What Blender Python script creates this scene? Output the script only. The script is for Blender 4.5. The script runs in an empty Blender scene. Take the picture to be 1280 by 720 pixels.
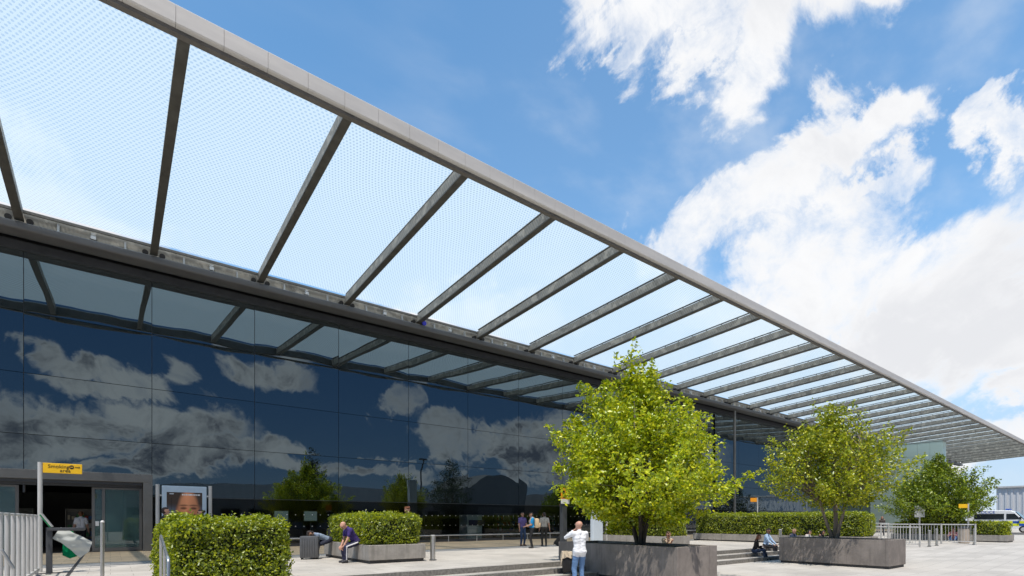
import bpy, bmesh, math, random
import numpy as np
from mathutils import Vector, Matrix, Euler, noise as mnoise

SC = bpy.context.scene
COL = SC.collection
R = math.radians
PI = math.pi
rnd = random.Random(7)

# ------------------------------------------------------------------ helpers
class NT:
    """small node-tree writer"""
    def __init__(s, tree):
        s.t = tree
    def n(s, typ, **kw):
        nd = s.t.nodes.new(typ)
        for k, v in kw.items():
            if k.startswith('i_'):
                nd.inputs[k[2:].replace('_', ' ')].default_value = v
            elif k.startswith('p') and k[1:].isdigit():
                nd.inputs[int(k[1:])].default_value = v
            else:
                setattr(nd, k, v)
        return nd
    def l(s, a, b):
        s.t.links.new(a, b)
    def math(s, op, a, b=None, clamp=False):
        nd = s.n('ShaderNodeMath', operation=op, use_clamp=clamp)
        for i, v in enumerate((a, b)):
            if v is None: continue
            if isinstance(v, (int, float)): nd.inputs[i].default_value = v
            else: s.l(v, nd.inputs[i])
        return nd.outputs[0]
    def mixc(s, f, a, b):
        nd = s.n('ShaderNodeMix', data_type='RGBA')
        for i, v in ((0, f), (6, a), (7, b)):
            if isinstance(v, (int, float)): nd.inputs[i].default_value = v
            elif isinstance(v, tuple): nd.inputs[i].default_value = (*v[:3], 1)
            else: s.l(v, nd.inputs[i])
        return nd.outputs[2]
    def ramp(s, f, stops):
        nd = s.n('ShaderNodeValToRGB')
        e = nd.color_ramp.elements
        while len(e) < len(stops): e.new(.5)
        for el, (p, c) in zip(e, stops):
            el.position = p; el.color = (*c[:3], 1)
        s.l(f, nd.inputs[0])
        return nd.outputs[0]
    def smooth(s, f, a, b, lo=0., hi=1.):
        nd = s.n('ShaderNodeMapRange', interpolation_type='SMOOTHSTEP')
        s.l(f, nd.inputs[0])
        for i, v in enumerate((a, b, lo, hi)): nd.inputs[i + 1].default_value = v
        return nd.outputs[0]

def new_mat(name):
    m = bpy.data.materials.new(name); m.use_nodes = True
    m.node_tree.nodes.clear()
    t = NT(m.node_tree)
    out = t.n('ShaderNodeOutputMaterial')
    return m, t, out

MATS = {}
def pm(name, col, rough=.55, metal=0., var=.15, scale=6., bump=0., spec=.5, coat=0., stretch=None, dirt=0.):
    """principled material with a little noise in colour and gloss"""
    m, t, out = new_mat(name)
    b = t.n('ShaderNodeBsdfPrincipled')
    b.inputs['Metallic'].default_value = metal
    b.inputs['Specular IOR Level'].default_value = spec
    b.inputs['Coat Weight'].default_value = coat
    tc = t.n('ShaderNodeNewGeometry')
    vec = tc.outputs['Position']
    if stretch:
        mp = t.n('ShaderNodeMapping'); mp.inputs['Scale'].default_value = stretch
        t.l(vec, mp.inputs[0]); vec = mp.outputs[0]
    ns = t.n('ShaderNodeTexNoise'); ns.inputs['Scale'].default_value = scale; ns.inputs['Detail'].default_value = 6
    ns.inputs['Roughness'].default_value = .65
    t.l(vec, ns.inputs['Vector'])
    lo = tuple(max(0, c * (1 - var)) for c in col); hi = tuple(min(1, c * (1 + var)) for c in col)
    c = t.ramp(ns.outputs[0], [(.3, lo), (.7, hi)])
    if dirt:
        n2 = t.n('ShaderNodeTexNoise'); n2.inputs['Scale'].default_value = scale * .21; n2.inputs['Detail'].default_value = 4
        t.l(vec, n2.inputs['Vector'])
        c = t.mixc(t.smooth(n2.outputs[0], .45, .7, 0, dirt), c, tuple(x * .45 for x in col))
    t.l(c, b.inputs['Base Color'])
    t.l(t.smooth(ns.outputs[0], .2, .8, max(.02, rough - .08), min(1, rough + .08)), b.inputs['Roughness'])
    if bump:
        bp = t.n('ShaderNodeBump'); bp.inputs['Strength'].default_value = bump; bp.inputs['Distance'].default_value = .01
        t.l(ns.outputs[0], bp.inputs['Height']); t.l(bp.outputs[0], b.inputs['Normal'])
    t.l(b.outputs[0], out.inputs[0])
    MATS[name] = m
    return m

def emis(name, col, s):
    m, t, out = new_mat(name)
    e = t.n('ShaderNodeEmission'); e.inputs[0].default_value = (*col, 1); e.inputs[1].default_value = s
    t.l(e.outputs[0], out.inputs[0]); return m

def thing(name, label, cat, loc=(0, 0, 0), rz=0., group=None, kind=None):
    o = bpy.data.objects.new(name, None); COL.objects.link(o)
    o.location = loc; o.rotation_euler = (0, 0, rz); o.empty_display_size = .3
    tag(o, label, cat, group, kind)
    return o
def tag(o, label=None, cat=None, group=None, kind=None):
    if label: o['label'] = label
    if cat: o['category'] = cat
    if group: o['group'] = group
    if kind: o['kind'] = kind
    return o
def world_off(o):
    v = Vector((0, 0, 0))
    while o: v += o.location; o = o.parent
    return v

class MB:
    def __init__(s): s.v = []; s.f = []; s.m = []
    def add(s, vs, fs, mi=0):
        b = len(s.v); s.v += [tuple(x) for x in vs]
        s.f += [tuple(i + b for i in f) for f in fs]; s.m += [mi] * len(fs); return s
    def box(s, x0, x1, y0, y1, z0, z1, mi=0, M=None):
        vs = [Vector((x, y, z)) for z in (z0, z1) for y in (y0, y1) for x in (x0, x1)]
        if M: vs = [M @ v for v in vs]
        return s.add(vs, [(0, 2, 3, 1), (4, 5, 7, 6), (0, 1, 5, 4), (1, 3, 7, 5), (3, 2, 6, 7), (2, 0, 4, 6)], mi)
    def bbox(s, x0, x1, y0, y1, z0, z1, b=.02, mi=0, M=None):
        """box with chamfered edges"""
        bm = bmesh.new(); bmesh.ops.create_cube(bm, size=1)
        for v in bm.verts:
            v.co = ((x0 + x1) / 2 + v.co.x * (x1 - x0), (y0 + y1) / 2 + v.co.y * (y1 - y0), (z0 + z1) / 2 + v.co.z * (z1 - z0))
        bmesh.ops.bevel(bm, geom=bm.edges[:], offset=b, segments=2, affect='EDGES', profile=.5)
        if M: bm.transform(M)
        bm.verts.index_update()
        s.add([v.co.copy() for v in bm.verts], [tuple(v.index for v in f.verts) for f in bm.faces], mi); bm.free(); return s
    def tube(s, pts, rad, n=10, mi=0, caps=True):
        pts = [Vector(p) for p in pts]
        if not isinstance(rad, (list, tuple)): rad = [rad] * len(pts)
        b = len(s.v); prev = None
        for i, p in enumerate(pts):
            d = (pts[min(i + 1, len(pts) - 1)] - pts[max(i - 1, 0)]).normalized()
            u = prev - d * prev.dot(d) if prev else d.orthogonal()
            if u.length < 1e-5: u = d.orthogonal()
            u.normalize(); prev = u; w = d.cross(u)
            for k in range(n):
                a = 2 * PI * k / n
                s.v.append(tuple(p + (u * math.cos(a) + w * math.sin(a)) * rad[i]))
        for i in range(len(pts) - 1):
            for k in range(n):
                k2 = (k + 1) % n
                s.f.append((b + i * n + k, b + i * n + k2, b + (i + 1) * n + k2, b + (i + 1) * n + k)); s.m.append(mi)
        if caps:
            s.f.append(tuple(b + k for k in reversed(range(n)))); s.m.append(mi)
            e = b + (len(pts) - 1) * n
            s.f.append(tuple(e + k for k in range(n))); s.m.append(mi)
        return s
    def cyl(s, x, y, z0, z1, r, n=16, mi=0): return s.tube([(x, y, z0), (x, y, z1)], r, n, mi)
    def prism(s, poly, axis, a0, a1, mi=0):
        """poly = 2-D outline; axis 'x': (y,z), 'y': (x,z), 'z': (x,y)"""
        def P(p, a): return {'x': (a, p[0], p[1]), 'y': (p[0], a, p[1]), 'z': (p[0], p[1], a)}[axis]
        n = len(poly)
        vs = [P(p, a0) for p in poly] + [P(p, a1) for p in poly]
        fs = [tuple(range(n))[::-1], tuple(range(n, 2 * n))] + [(i, (i + 1) % n, n + (i + 1) % n, n + i) for i in range(n)]
        return s.add(vs, fs, mi)
    def ball(s, c, r, n=10, m=7, mi=0):
        if isinstance(r, (int, float)): r = (r, r, r)
        c = Vector(c); b = len(s.v)
        vs = [c + Vector((0, 0, -r[2]))]
        for i in range(1, m):
            t = -PI / 2 + PI * i / m
            for k in range(n):
                a = 2 * PI * k / n
                vs.append(c + Vector((r[0] * math.cos(t) * math.cos(a), r[1] * math.cos(t) * math.sin(a), r[2] * math.sin(t))))
        vs.append(c + Vector((0, 0, r[2])))
        fs = [(0, 1 + (k + 1) % n, 1 + k) for k in range(n)]
        for i in range(m - 2):
            for k in range(n):
                k2 = (k + 1) % n
                fs.append((1 + i * n + k, 1 + i * n + k2, 1 + (i + 1) * n + k2, 1 + (i + 1) * n + k))
        t = len(vs) - 1; q = 1 + (m - 2) * n
        fs += [(q + k, q + (k + 1) % n, t) for k in range(n)]
        return s.add(vs, fs, mi)
    def build(s, name, mat, parent=None, world=True, smooth=False, fix=True, xf=None):
        vs = [Vector(v) for v in s.v]
        if xf: vs = [xf @ v for v in vs]
        if parent and world:
            off = world_off(parent); vs = [v - off for v in vs]
        me = bpy.data.meshes.new(name); me.from_pydata([tuple(v) for v in vs], [], s.f)
        mats = mat if isinstance(mat, (list, tuple)) else [mat]
        for m in mats: me.materials.append(m)
        me.polygons.foreach_set('material_index', s.m)
        if smooth: me.polygons.foreach_set('use_smooth', [True] * len(s.f))
        if fix:
            bm = bmesh.new(); bm.from_mesh(me); bmesh.ops.recalc_face_normals(bm, faces=bm.faces[:]); bm.to_mesh(me); bm.free()
        if smooth:
            try: me.set_sharp_from_angle(angle=R(40))
            except Exception: pass
        me.update()
        o = bpy.data.objects.new(name, me); COL.objects.link(o)
        if parent: o.parent = parent
        return o

def copy_thing(src, loc, label, rz=None):
    c = src.copy(); COL.objects.link(c); c.location = loc; c['label'] = label
    if rz is not None: c.rotation_euler = (0, 0, rz)
    for ch in list(src.children):
        d = ch.copy(); COL.objects.link(d); d.parent = c
        for g in list(ch.children):
            e = g.copy(); COL.objects.link(e); e.parent = d
    return c

def lettering(txt, size, mat, parent, loc, rot, extrude=.002, align='LEFT', name='lettering'):
    cu = bpy.data.curves.new('txt', 'FONT'); cu.body = txt; cu.size = size; cu.extrude = extrude; cu.align_x = align
    t = bpy.data.objects.new('txt', cu); COL.objects.link(t)
    bpy.context.view_layer.update()
    me = bpy.data.meshes.new_from_object(t.evaluated_get(bpy.context.evaluated_depsgraph_get()))
    bpy.data.objects.remove(t)
    me.materials.clear(); me.materials.append(mat)
    o = bpy.data.objects.new(name, me); COL.objects.link(o); o.parent = parent
    o.location = Vector(loc) - world_off(parent); o.rotation_euler = rot
    return o

# ------------------------------------------------------------------ camera
cam = bpy.data.cameras.new('camera'); co = bpy.data.objects.new('camera', cam); COL.objects.link(co)
co.location = (0, 0, 1.8); co.rotation_euler = (R(90), 0, -math.atan2(834, 647) + R(90) - R(90) + 0)
YAW = math.atan2(.613, .790)
co.rotation_euler = (R(90), 0, -YAW)
cam.sensor_width = 36; cam.lens = 647 / 1280 * 36; cam.shift_y = (650 - 360) / 1280
cam.clip_start = .1; cam.clip_end = 5000
SC.camera = co

# ------------------------------------------------------------------ light and sky
SUN = Vector((-.27, -.335, 1.0)).normalized()          # towards the sun
sl = bpy.data.lights.new('sun', 'SUN'); sl.energy = 3.35; sl.angle = R(.53); sl.color = (1, .94, .85)
so = bpy.data.objects.new('sun', sl); COL.objects.link(so)
so.rotation_euler = (-SUN).to_track_quat('-Z', 'Y').to_euler(); so.location = (0, -20, 60)

W = bpy.data.worlds.new('World'); SC.world = W; W.use_nodes = True
W.node_tree.nodes.clear()
t = NT(W.node_tree)
wout = t.n('ShaderNodeOutputWorld'); bg = t.n('ShaderNodeBackground'); bg.inputs[1].default_value = .15
sky = t.n('ShaderNodeTexSky', sky_type='NISHITA', sun_disc=False)
sky.sun_elevation = math.asin(SUN.z); sky.sun_rotation = math.atan2(SUN.x, SUN.y)
sky.air_density = 1.0; sky.dust_density = .0; sky.ozone_density = 2.0
geo = t.n('ShaderNodeTexCoord'); D = geo.outputs['Generated']
s0 = t.n('ShaderNodeSeparateXYZ'); t.l(D, s0.inputs[0])               # the deep blue of the northern sky all round
cb = t.n('ShaderNodeCombineXYZ'); t.l(s0.outputs[0], cb.inputs[0]); t.l(t.math('ABSOLUTE', s0.outputs[1]), cb.inputs[1]); t.l(s0.outputs[2], cb.inputs[2])
t.l(cb.outputs[0], sky.inputs[0])
# warped direction so cloud edges break up
nz = t.n('ShaderNodeTexNoise'); nz.inputs['Scale'].default_value = 3.6; nz.inputs['Detail'].default_value = 12; nz.inputs['Roughness'].default_value = .6; nz.inputs['Distortion'].default_value = .5
t.l(D, nz.inputs['Vector'])
nz2 = t.n('ShaderNodeTexNoise'); nz2.inputs['Scale'].default_value = 11; nz2.inputs['Detail'].default_value = 12; nz2.inputs['Roughness'].default_value = .66
nz2.inputs['Distortion'].default_value = .35
t.l(D, nz2.inputs['Vector'])
# cumulus banks: azimuth (clockwise from +Y), elevation, half-width, half-height, tilt (all degrees), weight
BANKS = [
    (52.9, 43.7, 7.0, 4.0, -7, 1.10),
    (62.7, 42.3, 9.4, 4.1, -11, 1.20),
    (55.4, 39.8, 2.0, 3.9, -78, 1.00),
    (61.6, 38.9, 4.1, 3.2, 18, 0.90),
    (72.0, 40.8, 5.1, 2.5, -11, 1.00),
    (47.5, 41.5, 3.3, 2.4, 9, 1.00),
    (57.0, 28.7, 5.9, 4.0, 10, 1.10),
    (64.1, 29.6, 8.2, 3.7, 21, 1.10),
    (72.3, 31.2, 3.7, 2.4, 20, 0.90),
    (73.2, 27.3, 3.4, 1.8, 24, 0.70),
    (79.2, 20.4, 8.0, 6.4, 11, 1.20),
    (66.9, 22.1, 10.7, 7.0, 22, 1.10),
    (79.9, 31.0, 3.0, 2.1, 14, 1.00),
    (82.7, 29.2, 2.7, 2.9, -2, 1.10),
    (80.7, 14.0, 7.6, 4.0, -6, 1.10),
    (81.4, 8.6, 2.6, 1.7, 6, 0.90),
    (79.7, 4.0, 5.9, 2.4, -4, 1.00),
    (81.4, 8.6, 3.3, 2.4, 6, 1.10),
    (73.2, 15.5, 8.6, 3.3, -37, 1.10),
    (-2.0, 20.8, 12.7, 2.6, 17, 0.80),
    (-12.9, 18.9, 14.7, 5.9, 22, 1.00),
    (30.8, 21.0, 13.6, 3.0, 3, 0.60),
    (-176.7, 15.0, 3.1, 3.0, -13, 1.30),
    (179.3, 13.3, 3.2, 1.9, -10, 1.20),
    (175.1, 12.4, 2.4, 2.0, -8, 1.20),
    (-177.4, 8.6, 6.6, 2.5, 3, 1.25),
    (-172.2, 8.0, 4.6, 3.3, -8, 1.20),
    (173.3, 7.9, 5.9, 2.6, 13, 1.10),
    (-178.5, 4.6, 4.3, 1.2, -4, 0.80),
    (172.0, 4.0, 7.0, 2.0, -2, 1.15),
    (166.3, 4.8, 5.9, 1.9, -2, 1.10),
    (155.7, 12.7, 3.6, 2.4, 17, 1.15),
    (166.7, 14.2, 4.0, 2.0, -6, 1.00),
    (150.3, 8.5, 4.2, 3.0, -1, 1.30),
    (144.0, 7.7, 4.6, 2.5, -0, 1.30),
    (137.8, 9.2, 4.4, 4.1, 1, 1.20),
    (156.1, 4.7, 6.5, 1.3, -1, 1.00),
    (137.8, 5.3, 4.8, 2.3, 0, 1.10),
    (125.8, 4.2, 7.7, 1.5, 1, 1.00),
]
def warp(src, noise, amp):
    sb = t.n('ShaderNodeVectorMath', operation='SUBTRACT'); t.l(noise.outputs['Color'], sb.inputs[0]); sb.inputs[1].default_value = (.5, .5, .5)
    ma = t.n('ShaderNodeVectorMath', operation='MULTIPLY_ADD'); t.l(sb.outputs[0], ma.inputs[0]); ma.inputs[1].default_value = (amp,) * 3; t.l(src, ma.inputs[2])
    return ma.outputs[0]
DW = warp(warp(D, nz, .34), nz2, .085)
cov = None
for az, el, rx, ry, tilt, wt in BANKS:
    a, e = R(az), R(el)
    c = Vector((math.sin(a) * math.cos(e), math.cos(a) * math.cos(e), math.sin(e)))
    rgt = Vector((math.cos(a), -math.sin(a), 0)); up = rgt.cross(c)
    ca, sa = math.cos(R(tilt)), math.sin(R(tilt))
    x = rgt * ca + up * sa; y = up * ca - rgt * sa
    M = Matrix((x, y, -c)).transposed()
    mp = t.n('ShaderNodeMapping', vector_type='TEXTURE')
    mp.inputs['Location'].default_value = c
    mp.inputs['Rotation'].default_value = M.to_euler()
    mp.inputs['Scale'].default_value = (math.tan(R(rx)), math.tan(R(ry)), .45)
    t.l(DW, mp.inputs[0])
    ln = t.n('ShaderNodeVectorMath', operation='LENGTH'); t.l(mp.outputs[0], ln.inputs[0])
    v = t.math('MINIMUM', t.math('MULTIPLY', t.math('SUBTRACT', 1.0, ln.outputs['Value']), 1.7 * wt), .7)
    cov = v if cov is None else t.math('MAXIMUM', cov, v)
n1 = t.math('SUBTRACT', nz.outputs[0], .5); n2 = t.math('SUBTRACT', nz2.outputs[0], .5)
field = t.math('ADD', t.math('MAXIMUM', cov, -.9), t.math('ADD', t.math('MULTIPLY', n1, 2.0), t.math('MULTIPLY', n2, 1.9)))
mask = t.smooth(field, -.15, .85)
# thin high haze streaks
mp = t.n('ShaderNodeMapping'); mp.inputs['Rotation'].default_value = (0, 0, R(25)); mp.inputs['Scale'].default_value = (1.2, 5, 7)
t.l(D, mp.inputs[0])
nz3 = t.n('ShaderNodeTexNoise'); nz3.inputs['Scale'].default_value = 1.6; nz3.inputs['Detail'].default_value = 7
t.l(mp.outputs[0], nz3.inputs['Vector'])
sep = t.n('ShaderNodeSeparateXYZ'); t.l(D, sep.inputs[0])
cirrus = t.math('MULTIPLY', t.smooth(nz3.outputs[0], .44, .78, .04, .42), t.math('MULTIPLY', t.smooth(sep.outputs[1], -.1, .15), t.smooth(sep.outputs[0], .25, .6, .12, 1.)))
# cloud brightness: white where thin and on the side away from the sun, grey in the thick bases
thick = t.smooth(field, .25, 1.1)
back = t.smooth(sep.outputs[1], .05, -.25)
grain = t.smooth(nz2.outputs[0], .35, .65)
lit = t.mixc(t.math('MULTIPLY', thick, t.smooth(nz.outputs[0], .42, .66, 0., 1.)), (4.6, 4.62, 4.68), (3.85, 3.9, 4.05))
bk = t.mixc(t.math('MULTIPLY', thick, grain), (3.4, 3.45, 3.6), (.6, .7, .95))
ccol = t.mixc(back, lit, bk)
hs = t.n('ShaderNodeHueSaturation'); hs.inputs['Hue'].default_value = .49; hs.inputs['Saturation'].default_value = 1.14; hs.inputs['Value'].default_value = 1.1
t.l(sky.outputs[0], hs.inputs['Color'])
# whitish veil low on the sky
veil = t.math('MULTIPLY', t.smooth(sep.outputs[2], .42, .06, 0, .88), t.smooth(sep.outputs[1], -.15, .1, .3, 1.))
base = t.mixc(veil, hs.outputs[0], (2.25, 3.0, 4.05))
base = t.mixc(t.smooth(sep.outputs[1], 0, -.25, 0, .88), base, (.13, .37, 1.0))
base = t.mixc(cirrus, base, (4.2, 4.4, 4.6))
t.l(t.mixc(mask, base, ccol), bg.inputs[0])
t.l(bg.outputs[0], wout.inputs[0])

vs = SC.view_settings; vs.view_transform = 'Standard'; vs.look = 'None'; vs.exposure = .5; vs.gamma = 1
try: vs.use_curve_mapping = False
except Exception: pass
SC.cycles.use_denoising = True
SC.cycles.max_bounces = 10; SC.cycles.transparent_max_bounces = 24; SC.cycles.caustics_reflective = False; SC.cycles.caustics_refractive = False
SC.cycles.sample_clamp_indirect = 6

# ------------------------------------------------------------------ materials
def paving(name, c, w, h, mortar=.006, stain=.25):
    m, t, out = new_mat(name)
    b = t.n('ShaderNodeBsdfPrincipled'); b.inputs['Roughness'].default_value = .75; b.inputs['Specular IOR Level'].default_value = .3
    g = t.n('ShaderNodeNewGeometry')
    br = t.n('ShaderNodeTexBrick'); br.offset = .5; br.inputs['Scale'].default_value = 1
    br.inputs['Brick Width'].default_value = w; br.inputs['Row Height'].default_value = h
    br.inputs['Mortar Size'].default_value = mortar; br.inputs['Mortar Smooth'].default_value = .2; br.inputs['Bias'].default_value = 0
    br.inputs['Color1'].default_value = (*[x * .9 for x in c], 1); br.inputs['Color2'].default_value = (*[x * 1.06 for x in c], 1)
    br.inputs['Mortar'].default_value = (*[x * .38 for x in c], 1)
    t.l(g.outputs['Position'], br.inputs['Vector'])
    n1 = t.n('ShaderNodeTexNoise'); n1.inputs['Scale'].default_value = .45; n1.inputs['Detail'].default_value = 9; n1.inputs['Roughness'].default_value = .7
    t.l(g.outputs['Position'], n1.inputs['Vector'])
    n2 = t.n('ShaderNodeTexNoise'); n2.inputs['Scale'].default_value = 38; n2.inputs['Detail'].default_value = 3
    t.l(g.outputs['Position'], n2.inputs['Vector'])
    c1 = t.mixc(t.smooth(n1.outputs[0], .44, .66, 0, stain * 1.5), br.outputs[0], tuple(x * .42 for x in c))
    c2 = t.mixc(t.smooth(n2.outputs[0], .35, .7, 0, .16), c1, tuple(x * .55 for x in c))
    vo = t.n('ShaderNodeTexVoronoi'); vo.inputs['Scale'].default_value = 2.3; t.l(g.outputs['Position'], vo.inputs['Vector'])
    c3 = t.mixc(t.smooth(vo.outputs[0], .05, .03, 0, .5), c2, tuple(x * .3 for x in c))
    t.l(c3, b.inputs['Base Color'])
    bp = t.n('ShaderNodeBump'); bp.inputs['Strength'].default_value = .25; bp.inputs['Distance'].default_value = .004
    t.l(n2.outputs[0], bp.inputs['Height']); t.l(bp.outputs[0], b.inputs['Normal'])
    t.l(b.outputs[0], out.inputs[0]); return m

M_pave = paving('pale_paving', (.51, .475, .43), .9, .6)
M_plaza = paving('plaza_paving', (.53, .50, .46), 1.2, .6, .005, .2)
M_step = paving('step_stone', (.46, .43, .39), 1.5, 3.0, .006, .3)
M_canopylit = paving('canopy_lit_tan_paving', (.76, .575, .375), .6, .6, .006, .3)  # bright tan tone paints in the warm light falling through the canopy
M_asphalt = pm('asphalt', (.055, .055, .057), .9, var=.3, scale=9)
M_conc = pm('planter_concrete', (.25, .22, .20), .7, var=.16, scale=2.2, bump=.2, dirt=.25)
M_conc2 = pm('planter_concrete_light', (.33, .31, .285), .7, var=.12, scale=2.4, bump=.2, dirt=.2)
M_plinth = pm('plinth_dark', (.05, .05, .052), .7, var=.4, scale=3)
M_soil = pm('soil', (.035, .027, .02), .95, var=.5, scale=20, bump=.6)
M_steel = pm('stainless_steel', (.55, .54, .52), .32, metal=.9, var=.1, scale=18, stretch=(1, 1, .1))
M_galv = pm('galvanised_steel', (.56, .55, .53), .48, metal=.35, var=.12, scale=7, stretch=(1, 1, .2))
M_darkmetal = pm('dark_grey_metal', (.075, .08, .088), .42, metal=.3, var=.15, scale=3)
M_frame = pm('door_frame_metal', (.19, .185, .175), .45, metal=.3, var=.1, scale=3)
M_black = pm('black_plastic', (.015, .015, .016), .45, var=.3)
M_white = pm('white_paint', (.78, .78, .77), .45, var=.04)
M_yellow = pm('sign_yellow', (.85, .5, .01), .45, var=.04)
M_orange = pm('sign_orange', (.85, .32, .01), .45, var=.04)
M_ink = pm('black_ink', (.012, .012, .014), .6, var=.1)
M_bark = pm('bark', (.20, .165, .13), .9, var=.35, scale=14, bump=.8, stretch=(1, 1, .25))
M_barkdark = pm('bark_dark', (.09, .075, .06), .9, var=.35, scale=14, bump=.8, stretch=(1, 1, .25))

def rib_mat():
    """perforated metal cladding of the canopy ribs"""
    m, t, out = new_mat('rib_perforated_metal')
    b = t.n('ShaderNodeBsdfPrincipled'); b.inputs['Roughness'].default_value = .55; b.inputs['Metallic'].default_value = .15
    g = t.n('ShaderNodeNewGeometry')
    mp = t.n('ShaderNodeMapping'); mp.inputs['Rotation'].default_value = (R(28), 0, 0); t.l(g.outputs['Position'], mp.inputs[0])
    br = t.n('ShaderNodeTexWave', wave_type='BANDS', bands_direction='Y'); br.inputs['Scale'].default_value = 2.6; br.inputs['Distortion'].default_value = .4
    t.l(mp.outputs[0], br.inputs['Vector'])
    ns = t.n('ShaderNodeTexNoise'); ns.inputs['Scale'].default_value = 2.3; ns.inputs['Detail'].default_value = 5; t.l(g.outputs['Position'], ns.inputs['Vector'])
    c = t.mixc(t.smooth(br.outputs[1], .35, .65, 0, .5), (.36, .33, .28), (.22, .20, .175))
    c = t.mixc(t.smooth(ns.outputs[0], .5, .62, 0, .6), c, (.60, .54, .45))
    n5 = t.n('ShaderNodeTexNoise'); n5.inputs['Scale'].default_value = 1.1; n5.inputs['Detail'].default_value = 8; n5.inputs['Roughness'].default_value = .75; t.l(g.outputs['Position'], n5.inputs['Vector'])
    c = t.mixc(t.smooth(n5.outputs[0], .52, .62, 0, .6), c, (.13, .115, .095))
    t.l(c, b.inputs['Base Color']); t.l(b.outputs[0], out.inputs[0]); return m
M_rib = rib_mat()
M_beam = pm('edge_beam_grey', (.105, .107, .112), .45, metal=.1, var=.15, scale=2, stretch=(.3, 1, 3))
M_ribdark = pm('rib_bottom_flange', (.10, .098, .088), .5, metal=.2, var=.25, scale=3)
M_fascia = pm('fascia_aluminium', (.63, .61, .585), .5, metal=.1, var=.07, scale=1.1, stretch=(.4, 1, 3), dirt=.12)
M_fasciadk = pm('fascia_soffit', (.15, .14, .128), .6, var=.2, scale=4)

def facade_glass():
    m, t, out = new_mat('tinted_facade_glass')
    b = t.n('ShaderNodeBsdfPrincipled'); b.inputs['Base Color'].default_value = (.001, .0015, .002, 1)
    b.inputs['Roughness'].default_value = .0; b.inputs['IOR'].default_value = 2.6; b.inputs['Specular Tint'].default_value = (.84, 1.0, 1.04, 1)
    g = t.n('ShaderNodeNewGeometry')
    n1 = t.n('ShaderNodeTexNoise'); n1.inputs['Scale'].default_value = .55; n1.inputs['Detail'].default_value = 1.5
    t.l(g.outputs['Position'], n1.inputs['Vector'])
    bp = t.n('ShaderNodeBump'); bp.inputs['Strength'].default_value = 1; bp.inputs['Distance'].default_value = .006
    t.l(n1.outputs[0], bp.inputs['Height']); t.l(bp.outputs[0], b.inputs['Normal'])
    t.l(b.outputs[0], out.inputs[0]); return m
M_fglass = facade_glass()

def schlick(t, ior):
    lw = t.n('ShaderNodeLayerWeight'); lw.inputs[0].default_value = .5
    f0 = ((ior - 1) / (ior + 1)) ** 2
    return t.math('MULTIPLY_ADD', t.math('POWER', lw.outputs['Facing'], 5.0), 1 - f0) if False else t.math('ADD', t.math('MULTIPLY', t.math('POWER', lw.outputs['Facing'], 5.0), 1 - f0), f0)
def clear_glass(name, tint, refl_ior=1.6, body=.0, bcol=(.5, .6, .6)):
    m, t, out = new_mat(name)
    fr = schlick(t, refl_ior)
    tr = t.n('ShaderNodeBsdfTransparent'); tr.inputs[0].default_value = (*tint, 1)
    gl = t.n('ShaderNodeBsdfGlossy'); gl.inputs['Roughness'].default_value = .01
    mx = t.n('ShaderNodeMixShader'); t.l(fr, mx.inputs[0])
    src = tr.outputs[0]
    if body:
        df = t.n('ShaderNodeBsdfDiffuse'); df.inputs[0].default_value = (*bcol, 1)
        m2 = t.n('ShaderNodeMixShader'); m2.inputs[0].default_value = body
        t.l(tr.outputs[0], m2.inputs[1]); t.l(df.outputs[0], m2.inputs[2]); src = m2.outputs[0]
    t.l(src, mx.inputs[1]); t.l(gl.outputs[0], mx.inputs[2]); t.l(mx.outputs[0], out.inputs[0]); return m
M_shop = clear_glass('shopfront_glass', (.62, .68, .66), 1.6)
M_doorglass = clear_glass('door_glass', (.5, .62, .6), 1.8, .2, (.28, .50, .50))  # teal diffuse body paints in the bright reflection on the doors
M_clear = clear_glass('clear_glass', (.97, .98, .98), 1.15)
M_rail_glass = clear_glass('pale_glass', (.8, .88, .86), 1.5, .3, (.55, .68, .64))

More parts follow.
